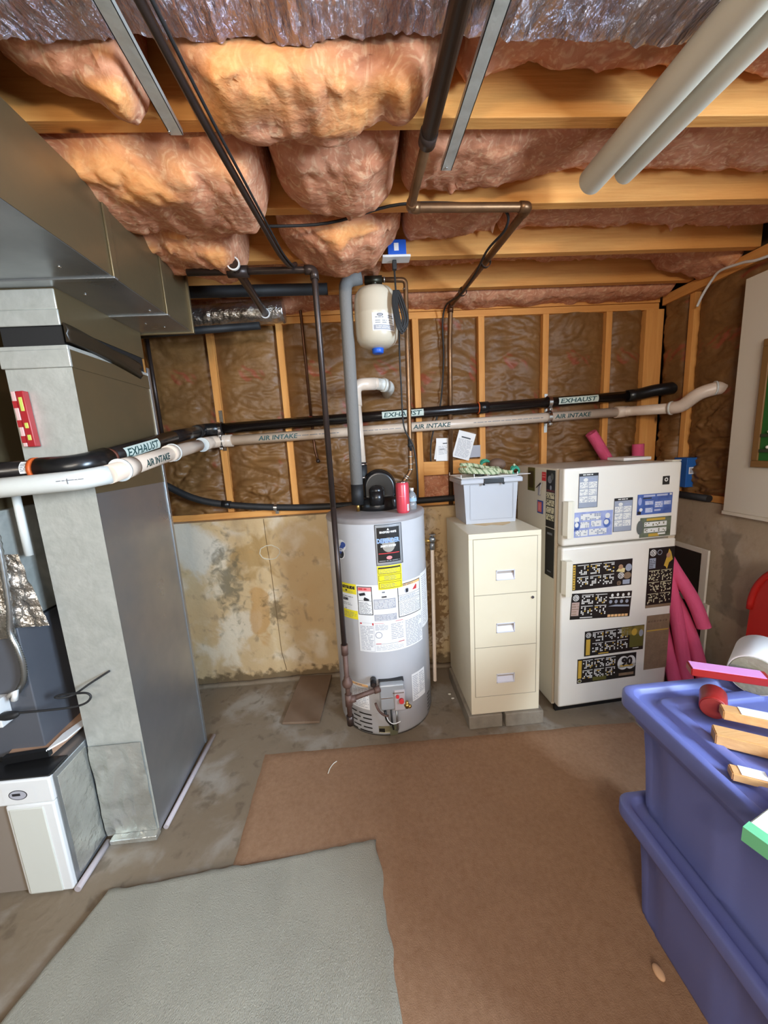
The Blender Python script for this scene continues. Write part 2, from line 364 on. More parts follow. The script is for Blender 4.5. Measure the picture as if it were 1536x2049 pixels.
# flat artwork: polygons in (u, v), layered, then laid on a plane or wrapped round a cylinder
def text_faces(s, h, bold=0., shear=0., width=None):
    cu = bpy.data.curves.new('lettering', 'FONT'); cu.body = s; cu.size = h * 1.38; cu.offset = bold; cu.resolution_u = 2; cu.shear = shear
    o = bpy.data.objects.new('lettering', cu); COL.objects.link(o)
    dg = bpy.context.evaluated_depsgraph_get(); dg.update()
    ev = o.evaluated_get(dg); me = ev.to_mesh()
    V = [(v.co.x, v.co.y) for v in me.vertices]; F = [tuple(p.vertices) for p in me.polygons]
    ev.to_mesh_clear(); bpy.data.objects.remove(o); bpy.data.curves.remove(cu)
    if V:
        x0 = min(v[0] for v in V); x1 = max(v[0] for v in V); k = (width / (x1 - x0)) if width and x1 > x0 else 1
        V = [((v[0] - x0) * k, v[1]) for v in V]
    return V, F
class Deco:
    def __init__(s): s.bm = bmesh.new(); s.mats = []
    def mi(s, m):
        if m not in s.mats: s.mats.append(m)
        return s.mats.index(m)
    def poly(s, pts, m, l=0):
        f = s.bm.faces.new([s.bm.verts.new((x, y, l)) for x, y in pts]); f.material_index = s.mi(m); return s
    def rect(s, x0, y0, x1, y1, m, l=0): return s.poly([(x0, y0), (x1, y0), (x1, y1), (x0, y1)], m, l)
    def ell(s, cx, cy, rx, ry, m, l=0, n=28): return s.poly([(cx + rx * math.cos(2 * PI * k / n), cy + ry * math.sin(2 * PI * k / n)) for k in range(n)], m, l)
    def frame(s, x0, y0, x1, y1, t, m, l=0):
        s.rect(x0, y0, x1, y0 + t, m, l); s.rect(x0, y1 - t, x1, y1, m, l); s.rect(x0, y0 + t, x0 + t, y1 - t, m, l); return s.rect(x1 - t, y0 + t, x1, y1 - t, m, l)
    def text(s, t, x, y, h, m, l=1, width=None, bold=0., shear=0., center=False):
        V, F = text_faces(t, h, bold, shear, width)
        if not V: return s
        dx = -(max(v[0] for v in V)) / 2 if center else 0
        vs = [s.bm.verts.new((x + dx + a, y + b, l)) for a, b in V]
        for f in F:
            try: ff = s.bm.faces.new([vs[i] for i in f]); ff.material_index = s.mi(m)
            except ValueError: pass
        return s
    def fine(s, x0, y0, x1, y1, rows, m, l=1, seed=1, fill=.5, words=True):
        r = random.Random(seed); H = (y1 - y0) / rows
        for k in range(rows):
            x = x0; y = y0 + k * H + H * .25; end = x0 + (x1 - x0) * (r.uniform(.7, 1.) if r.random() < .4 else 1)
            while x < end - .001:
                w = r.uniform(.8, 3.2) * H * 1.3 if words else (x1 - x0)
                s.rect(x, y, min(x + w, end), y + H * fill, m, l); x += w + H * .5
        return s
    def grid(s, x0, y0, x1, y1, nx, ny, m, l=1, seed=1, p=.5, gap=.18):
        r = random.Random(seed); W = (x1 - x0) / nx; H = (y1 - y0) / ny
        for i in range(nx):
            for j in range(ny):
                if r.random() < p: s.rect(x0 + W * (i + gap / 2), y0 + H * (j + gap / 2), x0 + W * (i + 1 - gap / 2), y0 + H * (j + 1 - gap / 2), m, l)
        return s
    def slab(s, x0, y0, x1, y1, m, depth=-3):
        s.rect(x0, y0, x1, y1, m, 0)
        for a, b in (((x0, y0), (x1, y0)), ((x1, y0), (x1, y1)), ((x1, y1), (x0, y1)), ((x0, y1), (x0, y0))):
            f = s.bm.faces.new([s.bm.verts.new((a[0], a[1], 0)), s.bm.verts.new((b[0], b[1], 0)), s.bm.verts.new((b[0], b[1], depth)), s.bm.verts.new((a[0], a[1], depth))])
            f.material_index = s.mi(m)
        return s
    def build(s, name, fmap, parent=None, local=False, cutu=0., cutv=0., step=.0003, base=.0008, label=None):
        for c, ax in ((cutu, 0), (cutv, 1)):
            if c:
                vs = [v.co[ax] for v in s.bm.verts]; k = math.floor(min(vs) / c)
                while k * c < max(vs):
                    co = [0, 0, 0]; no = [0, 0, 0]; co[ax] = k * c; no[ax] = 1
                    bmesh.ops.bisect_plane(s.bm, geom=s.bm.verts[:] + s.bm.edges[:] + s.bm.faces[:], plane_co=co, plane_no=no, dist=1e-6); k += 1
        for v in s.bm.verts: v.co = Vector(fmap(v.co.x, v.co.y, base + step * v.co.z))
        me = bpy.data.meshes.new(name); s.bm.to_mesh(me); s.bm.free()
        for m in s.mats: me.materials.append(m)
        o = bpy.data.objects.new(name, me); COL.objects.link(o)
        if parent is not None:
            o.parent = parent; WM[o] = WM[parent]
            if not local: me.transform(WM[parent].inverted())
        else:
            xs = [v.co for v in me.vertices]
            c = Vector(((min(v.x for v in xs) + max(v.x for v in xs)) / 2, (min(v.y for v in xs) + max(v.y for v in xs)) / 2, min(v.z for v in xs)))
            me.transform(Matrix.Translation(-c)); o.location = c; WM[o] = Matrix.Translation(c)
        if label: o['label'] = label
        return o
def plane_map(o, eu, ev):
    o = Vector(o); eu = Vector(eu).normalized(); ev = Vector(ev).normalized(); n = eu.cross(ev)
    return lambda u, v, h: o + eu * u + ev * v + n * h
def pipe_map(a, b, r, ref=(0, -1, 0)):
    """u runs along a->b, v wraps round the pipe from the side that faces ref, n outward"""
    a = Vector(a); ax = (Vector(b) - a).normalized(); rf = Vector(ref); rf = (rf - ax * rf.dot(ax)).normalized(); up = rf.cross(ax) * -1
    if up.z < 0: up = -up
    return lambda u, v, h: a + ax * u + (rf * math.cos(v / r) + up * math.sin(v / r)) * (r + h)

# ------------------------------------------------------------------ setting
XL, XR, YN, YB, ZC = -2.7, 1.93, -3.3, 2.33, 2.56
struct('floor', B().box(XL, XR + .3, YN, YB + .3, -.1, 0, conc_floor))
struct('ceiling', B().box(XL, XR + .3, YN, YB + .3, ZC, ZC + .05, sheath))
b = B(); b.box(XL, XR + .2, YB, YB + .24, 0, 1.105, conc_wall)
struct('wall_back', b)
struct('wall_back_upper', B().box(XL, XR + .2, 2.50, 2.54, 1.105, ZC, sheath))
struct('wall_right', B().box(XR, XR + .24, YN, YB, 0, 1.09, conc_right))
# the right wall's upper half has a window behind the camera
b = B()
b.box(2.05, 2.09, 1.0, 2.5, 1.09, ZC, sheath)
b.box(XR + .02, 2.09, YN, -1.5, 1.09, ZC, plain_wall); b.box(XR + .02, 2.09, -.25, 1.0, 1.09, ZC, plain_wall)
b.box(XR + .02, 2.09, -1.5, -.25, 1.09, 1.35, plain_wall); b.box(XR + .02, 2.09, -1.5, -.25, 2.2, ZC, plain_wall)
struct('wall_right_upper', b)
b = B()
for a in (-1.5, -.895, -.29): b.box(2.0, 2.05, a, a + .04, 1.35, 2.2, white_board)
b.box(2.0, 2.05, -1.5, -.25, 1.35, 1.39, white_board); b.box(2.0, 2.05, -1.5, -.25, 2.16, 2.2, white_board)
struct('window_1', b)
struct('wall_left', B().box(XL - .1, XL, YN, YB + .24, 0, ZC, plain_wall))
struct('wall_front', B().box(XL, XR + .2, YN - .1, YN, 0, ZC, plain_wall))
# raised round form-tie mark and hairline seam on the concrete
b = B(); pts = []
for k in range(41):
    a = 2 * PI * k / 40; r = 1 + .12 * noise.noise(Vector((math.cos(a) * 2, math.sin(a) * 2, 3)))
    pts.append((-.60 + .062 * r * math.cos(a), YB - .001, .885 + .045 * r * math.sin(a)))
b.tube(pts, .0035, M('pale mortar ring', (206, 194, 168), rough=.9), n=6)
b.tube([(-.615, YB, 1.10), (-.612, YB, .93), (-.605, YB, .82), (-.60, YB, .5), (-.595, YB, .2), (-.575, YB, .07)], .002, M('brown seam line', (110, 86, 56), rough=.9), n=5)
struct('trim_1', b)
# concrete footing lip at the wall foot
b = B(); rings = []
for k in range(60):
    x = -1.9 + k * .045; w = .028 + .014 * noise.noise(Vector((x * 7, 0, 0))); h = .012 + .008 * noise.noise(Vector((x * 9, 4, 0)))
    rings.append([(x, YB - w, -.002), (x, YB - w * .7, h), (x, YB, h * 1.8), (x, YB + .01, -.002)])
b.rings(rings, conc_floor); struct('trim_2', b)

# ------------------------------------------------------------------ framing lumber
SX = [-1.2335 + .4064 * k for k in range(8)]
ordn = ['first', 'second', 'third', 'fourth', 'fifth', 'sixth', 'seventh', 'eighth']
wh = ['beside the sheet metal ducts', 'left of the iron gas pipe, behind the pipe hanger', 'just left of the iron gas pipe', 'behind the grey foam pipe',
      'right of the cream expansion tank', 'behind the grey bin of rope', 'carrying the steel hangers over the refrigerator', 'above the right half of the refrigerator']
def wavy_post(x, y, z0, z1, w, d, m, seed):
    b = B(); b.box(x - w / 2, x + w / 2, y, y + d, z0, z1, m, bev=.002); return b
for k, x in enumerate(SX):
    tag(obj('wall_stud', wavy_post(x, 2.40, 1.148, 2.245, .038, .095, wood_z, k)), 'pine wall stud ' + wh[k], 'stud', 'studs of the back wall')
tag(obj('corner_stud', B().box(1.842, 1.958, 2.39, 2.48, 1.148, 2.245, wood_z, bev=.002)), 'wide pine post in the back right corner', 'stud')
tag(obj('side_stud', B().box(1.955, 2.04, 2.168, 2.205, 1.13, 2.26, wood_z, bev=.002)), 'pine stud on the right wall above the blue box', 'stud')
tag(obj('top_plate', B().box(-1.9, 1.93, 2.40, 2.495, 2.245, 2.283, wood_x, bev=.002)), 'lower pine top plate lying on the wall studs', 'plate')
tag(obj('top_plate', B().box(-1.9, 1.93, 2.395, 2.495, 2.285, 2.323, wood_x, bev=.002)), 'upper pine top plate just beneath the farthest joist', 'plate')
tag(obj('side_top_plate', B().box(1.94, 2.04, .9, 2.39, 2.262, 2.32, wood_y, bev=.002)), 'dark pine plate along the top of the right wall', 'plate')
tag(obj('sill_plate', B().box(-1.9, 1.93, 2.385, 2.495, 1.107, 1.147, wood_x, bev=.002)), 'pine sill plate on top of the back concrete wall', 'plate')
tag(obj('side_sill_plate', B().box(1.94, 2.04, .9, 2.38, 1.092, 1.13, wood_y, bev=.002)), 'pine sill plate on top of the right concrete wall', 'plate')
tag(obj('blocking', B().box(.411, .780, 2.40, 2.44, 1.30, 1.388, wood_x, bev=.002)), 'short horizontal pine block below the pinned cards', 'blocking')
JY = [.793, 1.149, 1.505, 1.861, 2.218]
jl = ['ceiling joist hidden under the crinkled foil', 'ceiling joist nearest the foil edge, above the ends of the steel straps', 'ceiling joist right behind the copper crossing pipe', 'ceiling joist behind the white cord outlet', 'ceiling joist nearest the back wall']
for k, y in enumerate(JY):
    b = B(); b.box(-1.9, 1.95, y - .038, y, 2.325, 2.555, wood_x, bev=.002)
    tag(obj('ceiling_joist', b), jl[k], 'joist', 'ceiling joists')

# ------------------------------------------------------------------ insulation
def fbm(p, o=5): return noise.fractal(p, 1.0, 2.1, o)
def batt(name, label, x0, x1, y0, y1, keys, tinted=(), seed=0, ztop=2.54, amp=.02, group='pink insulation batts between the joists', step=.0085):
    """keys: (x, depth, spill near, spill far).  torn: (x, y, z, radius, strength)"""
    nx = max(8, int((x1 - x0) / step)); na = 46
    bm = bmesh.new(); lay = bm.verts.layers.float.new('tinted') if False else None
    tv = []
    def kv(x, i):
        if x <= keys[0][0]: return keys[0][i]
        for a, c in zip(keys, keys[1:]):
            if x <= c[0]:
                t = (x - a[0]) / (c[0] - a[0]); t = t * t * (3 - 2 * t); return a[i] + (c[i] - a[i]) * t
        return keys[-1][i]
    yc = (y0 + y1) / 2; hw = (y1 - y0) / 2; rows = []; S = Vector((seed * 3.1, seed * 1.7, seed * .9))
    for i in range(nx + 1):
        x = x0 + (x1 - x0) * i / nx
        e = min(1, (i + .0) / (nx * .5) * (x1 - x0) / .09, (nx - i) / (nx * .5) * (x1 - x0) / .09)
        e = math.sqrt(max(0, 1 - (1 - min(1, e)) ** 2)) * .45 + .55
        D = kv(x, 1) * e; sn = kv(x, 2); sf = kv(x, 3)
        D *= 1 + .08 * fbm(Vector((x * 3.2, 0, 0)) + S, 3)
        row = []
        for j in range(na + 1):
            a = PI * j / na
            cy = -math.copysign(abs(math.cos(a)) ** .5, math.cos(a)); sz = abs(math.sin(a)) ** .62
            y = yc + hw * cy * .99; z = ztop - D * sz
            if z < 2.34:
                f = min(1, (2.34 - z) / .06)
                y += (-sn if cy < 0 else sf) * abs(cy) * f
            P = Vector((x, y, z))
            q = Vector((x * 7, y * 9, z * 9)) + S
            w = Vector((noise.noise(q), noise.noise(q + Vector((9, 3, 1))), noise.noise(q + Vector((2, 8, 5)))))
            n1 = fbm(q * .55 + w * 1.0, 3)
            rid = 1 - abs(noise.noise(q * 1.3 + w * 1.8)) * 2
            rid2 = 1 - abs(noise.noise(q * 3.1 + w * 2.5)) * 2
            d = amp * (.85 * n1 - .35 * max(0, rid) ** 2 + .16 * rid2 + .14 * fbm(q * 3.0 + w * .8, 3))
            k = sz ** .5
            P.z -= d * k * 1.2; P.y += w.y * amp * .45 * k; P.x += w.x * amp * .5 * e
            # hanging wisps
            wi = noise.noise(Vector((x * 26, y * 20, seed))) - .52
            if wi > 0 and sz > .5: P.z -= wi * .10 * (1 if abs(cy) > .5 else .2)
            if P.z > 2.322:
                P.y = min(max(P.y, y0 + .001), y1 - .001)
            row.append(bm.verts.new(P))
            t = 0
            for tx, ty, tz, tr, ts in tinted:
                dd = ((P.x - tx) / tr) ** 2 + ((P.y - ty) / (tr * .5)) ** 2 + ((P.z - tz) / (tr * .38)) ** 2
                t = max(t, ts * max(0, 1 - dd * .55 + .9 * n1))
            tv.append(min(1, max(0, t * 1.3)))
        rows.append(row)
    for r1, r2 in zip(rows, rows[1:]):
        for j in range(na):
            f = bm.faces.new([r1[j], r2[j], r2[j + 1], r1[j + 1]]); f.smooth = True
    for r in (rows[0], rows[-1]):
        c = bm.verts.new(sum((v.co for v in r), Vector()) / len(r)); tv.append(0)
        for j in range(na):
            f = bm.faces.new([r[j], r[j + 1], c]); f.smooth = True
    bm.verts.index_update()
    bmesh.ops.recalc_face_normals(bm, faces=bm.faces)
    me = bpy.data.meshes.new(name); bm.to_mesh(me); bm.free(); me.materials.append(fibre)
    at = me.attributes.new('tinted', 'FLOAT', 'POINT'); at.data.foreach_set('value', tv)
    o = bpy.data.objects.new(name, me); COL.objects.link(o)
    c = Vector(((x0 + x1) / 2, yc, 2.3)); me.transform(Matrix.Translation(-c)); o.location = c
    return tag(o, label, 'insulation', group)
BN = 'insulation_batt'
batt(BN, 'pink insulation at right between foil and nearest joist', .30, 1.93, .90, 1.11, [(.3, .19, 0, 0), (.5, .15, 0, 0), (1.9, .16, 0, 0)], seed=1)
batt(BN, 'bulging insulation with orange front, nearest the foil', -.36, .285, .93, 1.11, [(-.36, .22, 0, .0), (-.2, .275, .03, .06), (.0, .275, .03, .07), (.14, .25, .02, .04), (.28, .18, 0, 0)],
     tinted=[(-.12, .95, 2.30, .2, 1.), (-.2, 1.0, 2.28, .14, .9), (.05, 1.0, 2.27, .13, .7)], seed=2, amp=.018)
batt(BN, 'small ragged insulation scrap hanging left of the left steel strap', -.72, -.43, .93, 1.09, [(-.72, .17, 0, 0), (-.6, .22, 0, 0), (-.46, .28, 0, 0)], tinted=[(-.48, .97, 2.25, .1, 1.), (-.44, .9, 2.3, .08, .8)], seed=3, amp=.02)
batt(BN, 'large sagging insulation beside the upper duct, orange at its near edge', -.88, -.225, 1.15, 1.466, [(-.88, .26, 0, .03), (-.7, .285, .0, .07), (-.45, .295, .0, .10), (-.3, .29, .0, .07), (-.22, .25, 0, .03)],
     tinted=[(-.62, 1.17, 2.25, .2, .9), (-.42, 1.18, 2.26, .15, .6)], seed=4, amp=.018)
batt(BN, 'rounded insulation bulge just above the copper crossing pipe', -.205, .185, 1.15, 1.466, [(-.2, .22, 0, .02), (-.1, .265, 0, .05), (.05, .27, 0, .06), (.18, .22, 0, .03)], seed=5, amp=.015)
batt(BN, 'long flat insulation behind the ends of the two white pipes', .20, 1.93, 1.15, 1.466, [(.2, .225, 0, .01), (.45, .215, 0, .01), (.62, .19, 0, 0), (.8, .155, 0, 0), (1.9, .155, 0, 0)], seed=6, amp=.014)
batt(BN, 'ragged insulation end with bright orange lower edge at the duct corner', -.88, -.40, 1.506, 1.822, [(-.88, .28, 0, .0), (-.7, .31, .04, .02), (-.5, .325, .05, .02), (-.4, .305, .03, .0)],
     tinted=[(-.62, 1.5, 2.2, .16, 1.), (-.48, 1.5, 2.19, .14, 1.)], seed=7, amp=.018)
batt(BN, 'low hanging insulation bulge over the cream expansion tank', -.26, .235, 1.506, 1.822, [(-.26, .22, 0, .02), (-.16, .27, .0, .05), (-.02, .30, .02, .08), (.1, .29, .02, .06), (.23, .2, 0, 0)],
     tinted=[(-.02, 1.49, 2.25, .15, .9), (.1, 1.5, 2.24, .1, .8), (-.2, 1.66, 2.22, .05, .8)], seed=8, amp=.018)
batt(BN, 'short insulation piece behind the copper crossing pipe, left of its elbow', .245, .66, 1.506, 1.822, [(.24, .18, 0, 0), (.65, .155, 0, 0)], seed=9)
batt(BN, 'insulation in the third gap, right of the copper elbow', .67, 1.93, 1.506, 1.822, [(.67, .175, 0, 0), (.8, .15, 0, 0), (1.9, .16, 0, 0)], seed=10)
batt(BN, 'shadowed insulation above the black pipes and foil duct', -1.2, .18, 1.862, 2.179, [(-1.2, .14, 0, 0), (-.3, .13, 0, 0), (.1, .2, 0, 0)], seed=11)
batt(BN, 'insulation between the outlet joist and the farthest joist, at right', .19, 1.93, 1.862, 2.179, [(.2, .14, 0, 0), (.6, .12, 0, 0), (1.9, .13, 0, 0)], seed=12)
batt(BN, 'insulation tucked above the top plate of the back wall', -1.3, 1.93, 2.219, 2.49, [(-1.3, .245, 0, -.06), (1.9, .245, 0, -.06)], seed=13, amp=.012)
batt(BN, 'loose insulation roll in the corner above the white cable', 1.66, 1.97, 1.88, 2.18, [(1.66, .19, 0, 0), (1.8, .22, .0, .0), (1.97, .25, .0, 0)], tinted=[(1.78, 1.9, 2.33, .14, .4)], seed=14, amp=.014)

def kraft_bay(label, x0, x1, z0, z1, y, seed, side=False, bulge=.03, hole=None):
    nx = max(14, int((x1 - x0) / .0085)); nz = int((z1 - z0) / .0085)
    b = B(); i = b.mi(kraft); rows = []; S = Vector((seed * 5.3, seed * 2.1, seed * 3.7))
    for k in range(nz + 1):
        z = z0 + (z1 - z0) * k / nz; row = []
        for j in range(nx + 1):
            u = j / nx; x = x0 + (x1 - x0) * u
            e = 1 - abs(2 * u - 1) ** 4
            q = Vector((x * 3.6, z * 5.2, 0)) + S
            w = Vector((noise.noise(q * 1.1), noise.noise(q * 1.1 + Vector((5, 2, 8))), 0))
            big = noise.noise(q * .6)
            lowf = max(0, min(1, (1.75 - z) / .5)) ; cr = .65 + 1.0 * lowf
            qa = Vector((q.x * .9 + q.y * .25, q.y * 1.5, q.z)) + w * .3
            b1 = abs(noise.noise(qa * 1.0)) * 2; b2 = abs(noise.noise(qa * 2.4 + w * .4)) * 2; b3 = abs(noise.noise(qa * 5.5 + w * .5)) * 2
            d = bulge * e * (.5 + .7 * big) + cr * (.024 * min(b1, .8) + .015 * min(b2, .8) + .008 * b3) * (.3 + .7 * e)
            p = (x, y - d, z)
            if side: p = (y - d, x, z)
            row.append(b.bm.verts.new(p))
        rows.append(row)
    for a, c in zip(rows, rows[1:]):
        for j in range(nx):
            f = b.bm.faces.new([a[j], a[j + 1], c[j + 1], c[j]]); f.material_index = i; f.smooth = True
    return tag(obj('faced_insulation', b), label, 'insulation', 'paper faced insulation in the walls')
bayl = ['paper faced wall insulation left of the first stud', 'paper faced wall insulation between the pipe hanger stud and the duct', 'paper faced wall insulation with red print left of the gas pipe', 'paper faced wall insulation between the gas pipe and grey foam pipe',
        'paper faced wall insulation behind the expansion tank', 'paper faced wall insulation above the pinned cards', 'paper faced wall insulation over the rope bin and its red print', 'paper faced wall insulation above the left of the refrigerator', 'narrow paper faced insulation beside the corner post']
edges = [-1.62] + SX + [1.865]
bays = list(zip(edges[:-1], edges[1:]))
for k, (a, c) in enumerate(bays):
    x0 = a + .019; x1 = c - .019
    z0 = 1.148 if k != 5 else 1.388
    kraft_bay(bayl[min(k, 8)], x0, x1, z0, 2.246, 2.437, k + 1)
kraft_bay('paper faced insulation on the right wall around the cream elbow', 1.80, 2.167, 1.13, 2.262, 1.995, 21, side=True, bulge=.045)
kraft_bay('narrow paper faced insulation on the right wall at the corner', 2.206, 2.40, 1.13, 2.262, 1.985, 22, side=True, bulge=.03)
# bare pink insulation under the blocking
b = B(); i = b.mi(fibre); rows = []
for k in range(17):
    row = []
    for j in range(44):
        x = .411 + .369 * j / 43; z = 1.148 + .152 * k / 16; q = Vector((x * 14, z * 14, 2))
        row.append(b.bm.verts.new((x, 2.455 - .03 * noise.noise(q) - .02 * fbm(q * 2, 4), z)))
    rows.append(row)
for a, c in zip(rows, rows[1:]):
    for j in range(43):
        f = b.bm.faces.new([a[j], a[j + 1], c[j + 1], c[j]]); f.material_index = i; f.smooth = True
tag(obj('insulation_scrap', b), 'bare pink insulation under the short pine block', 'insulation')

# foil sheet overhead
b = B(); i = b.mi(foil); rows = []
NX, NY = 420, 70
for k in range(NY + 1):
    row = []
    for j in range(NX + 1):
        x = -1.55 + 3.48 * j / NX; v = k / NY; y = -.9 + 1.83 * v
        y += .018 * noise.noise(Vector((x * 5, 0, 1))) * v + .01 * noise.noise(Vector((x * 22, 0, 4))) * v
        q = Vector((x * 34, y * 3.2, 0)); q2 = Vector((x * 9, y * 2.4, 7))
        z = 2.306 + .007 * (1 - abs(noise.noise(q)) * 2) + .012 * noise.noise(q2) + .0045 * (1 - abs(noise.noise(q * 2.4)) * 2) + .012 * noise.noise(Vector((x * 2.2, y * 2.2, 3)))
        if v > .93: z += (v - .93) * .22
        row.append(b.bm.verts.new((x, y, z)))
    rows.append(row)
for a, c in zip(rows, rows[1:]):
    for j in range(NX):
        f = b.bm.faces.new([a[j], a[j + 1], c[j + 1], c[j]]); f.material_index = i; f.smooth = True
tag(obj('foil_sheet', b), 'crinkled silver foil sheet stapled under the joists overhead', 'foil')

# ------------------------------------------------------------------ ducts and furnace at left
t = thing('trunk_duct', 'long galvanized ceiling duct running out over the left side', 'duct', (-.98, 1.0, 2.05))
b = B(); b.box(-1.28, -.70, -.6, 1.83, 2.05, 2.27, galv_refl_brown); obj('duct_body', b, t)
b = B(); b.box(-1.278, -.702, -.598, 1.828, 2.0485, 2.0515, galv); obj('bottom_panel', b, t, label='blue grey reflective bottom panel')
for y in (.55, 1.28, 1.60):
    b = B(); b.box(-.7, -.694, y, y + .028, 2.048, 2.272, galv_refl_brown, bev=.002); b.box(-1.28, -.694, y, y + .02, 2.044, 2.05, galv, bev=.0015); obj('slip_seam', b, t)
obj('end_flange', B().box(-1.29, -.69, 1.822, 1.836, 2.042, 2.278, galv_refl_brown, bev=.002), t)
for x, y in ((-.80, 1.21), (-.86, 1.40), (-.74, 1.56), (-.78, 1.75), (-.83, 1.70)):
    b = B(); b.lathe((x, y, 2.0485), [(.0045, 0), (.0045, -.002), (.002, -.004)], chrome, n=12); obj('screw', b, t)

t = thing('return_duct', 'tall galvanized duct dropping to the floor beside the furnace', 'duct', (-1.0, 1.57, 0))
X0, X1, Y0, Y1 = -1.110, -.905, 1.34, 1.81
b = B()
b.box(X0, X1, Y0, Y0 + .002, .02, 1.81, galv_dull); obj('front_panel', b, t, label='pale mottled front panel')
b = B(); b.box(X0, X1 - .002, Y0 + .002, Y1, .02, 1.81, galv); 
b.box(X1 - .0025, X1, Y0 + .0005, Y1, .02, 1.395, galv); b.box(X1 - .0025, X1, Y0 + .0005, Y1, 1.397, 1.81, galv_refl_brown); obj('duct_body', b, t)
b = B(); b.box(X0 - .004, X1 + .002, Y0 - .006, Y1, 1.862, 1.8775, galv_dull, bev=.002); b.box(X0 - .004, X1 + .005, Y0 - .010, Y0 + .0, 1.81, 1.865, galv_dull, bev=.003); b.box(X1, X1 + .003, Y0, Y1, 1.81, 1.865, galv_refl_brown)
obj('lower_collar', b, t)
b = B(); b.box(X0 - .002, X1 - .008, Y0 - .0, Y1, 1.94, 2.05, galv_refl_brown); b.box(X0 - .006, X1 - .008, Y0 - .005, Y0 + .002, 1.937, 1.985, galv_dull, bev=.003); b.box(X0 - .006, X1 - .010, Y0 - .003, Y0 + .002, 1.985, 2.045, galv_dull, bev=.003)
obj('upper_collar', b, t)
b = B(); b.box(X0 + .006, X1 - .012, Y0 + .006, Y1 - .01, 1.876, 1.942, black_rubber)
obj('flexible_connector', b, t)
# loose flap of the connector on the right side
b = B(); rows = []
for k in range(25):
    v = k / 24; y = 1.335 + .40 * v; top = 1.945 - .035 * v + .004 * math.sin(v * 9); bot = 1.885 - .035 * v ** 1.6; mid = (top + bot) / 2
    out = .012 + .020 * math.sin(v * PI * .9)
    rows.append([(X1 + .001, y, top), (X1 + out * .55, y, top - .008), (X1 + out, y, mid + .006), (X1 + out * .5, y, mid - .004), (X1 + out * .9, y, bot + .006), (X1 + .001, y, bot - .012 * v)])
b.rings(rows, M('shiny black duct cloth', (44, 36, 26), rough=.32)); obj('connector_flap', b, t)
for z, h in ((.20, .10), (.42, .06)):
    pass
# crumpled tape on the lower front and a taped foot
b = B(); i = b.mi(galv_tape); rows = []
for k in range(30):
    row = []
    for j in range(40):
        u = j / 39; v = k / 29; x = X0 + .004 + (X1 - X0 - .01) * u; z = .035 + .40 * v
        d = .006 + .006 * (1 - abs(noise.noise(Vector((x * 22, z * 9, 0)))) * 2) * (1 if .05 < v < .95 else .2)
        row.append(b.bm.verts.new((x, Y0 - d, z)))
    rows.append(row)
for a, c in zip(rows, rows[1:]):
    for j in range(39):
        f = b.bm.faces.new([a[j], a[j + 1], c[j + 1], c[j]]); f.material_index = i; f.smooth = True
obj('foil_tape_patch', b, t, label='crumpled clear and foil tape patch')
b = B(); b.box(X0 + .03, X1 + .004, Y0 - .035, Y0, .012, .034, galv_tape, bev=.004); obj('foot_flange', b, t)
b = B(); b.box(X1, X1 + .003, Y0 + .0, Y1, .02, 1.81, galv, bev=.001)
b = B(); b.box(X1 - .001, X1 + .004, Y1 - .012, Y1 + .006, .02, 1.9, galv, bev=.001); obj('rear_seam', b, t)
strip = M('dusty lilac strip', (176, 166, 168), rough=.6)
b = B(); b.tube([(X1 + .012, Y0 + .02, .011), (X1 + .02, Y1 + .05, .011)], .0105, strip, n=12); tag(obj('foam_base_strip', b), 'whitish strip on the floor under the tall duct', 'strip')
b = B(); b.tube([(-1.100, 1.16, .012), (-1.097, 1.325, .012)], .0115, strip, n=12); tag(obj('foam_base_strip', b), 'whitish strip on the floor beside the white filter cover', 'strip')

# red torpedo level
t = thing('spirit_level', 'small red magnetic level stuck on the front of the tall duct', 'level', (-1.07, Y0 - .012, 1.565))
T = Matrix.Translation((-1.069, Y0 - .0125, 1.652)) @ Matrix.Rotation(math.radians(-1.5), 4, 'Y')
lv_red = M('level red plastic', (160, 34, 40), rough=.35)
b = B(); b.box(-.006, .019, -.011, .011, -.088, .088, lv_red, mat=T, bev=.003); obj('level_body', b, t)
b = B(); b.box(-.019, -.0065, -.011, .011, -.086, .088, M('level pale rail', (214, 176, 170), rough=.4), mat=T, bev=.002)
for z in (.05, -.01, -.06): b.box(-.0195, -.0063, -.0116, 0, z - .014, z + .008, lv_red, mat=T)
obj('rail', b, t, label='pale rail with red blocks')
for z, h in ((.047, .022), (-.020, .009), (-.058, .009)):
    b = B(); b.box(.000, .012, -.0118, -.008, z - h, z + h, M('vial yellow', (196, 206, 96), rough=.2), mat=T, bev=.002); obj('vial', b, t)

# furnace
t = thing('furnace', 'dark furnace with foil wrapped front at the left picture edge', 'furnace', (-1.5, 1.6, 0))
obj('lower_cabinet', B().box(-1.85, -1.205, 1.28, 1.85, .47, .96, furnace_dark, bev=.004), t)
obj('base_cabinet', B().box(-1.85, -1.425, 1.20, 1.85, .0, .468, furnace_dark, bev=.004), t)
obj('upper_cabinet', B().box(-1.85, -1.215, 1.29, 1.85, .965, 1.36, galv_dull, bev=.004), t, label='grey metal upper cabinet')
obj('plenum', B().box(-1.85, -1.25, 1.36, 1.85, 1.36, 2.05, galv_refl_brown, bev=.004), t)
b = B(); i = b.mi(foil_wrap); rows = []
for k in range(34):
    row = []
    for j in range(22):
        u = j / 21; v = k / 33; x = -1.225 + .115 * u * (1 - .15 * v) - .03 * v; z = .965 + .26 * v - .01 * u
        row.append(b.bm.verts.new((x, 1.268 + .006 * (1 - abs(noise.noise(Vector((x * 40, z * 24, 1)))) * 2) + .02 * u, z)))
    rows.append(row)
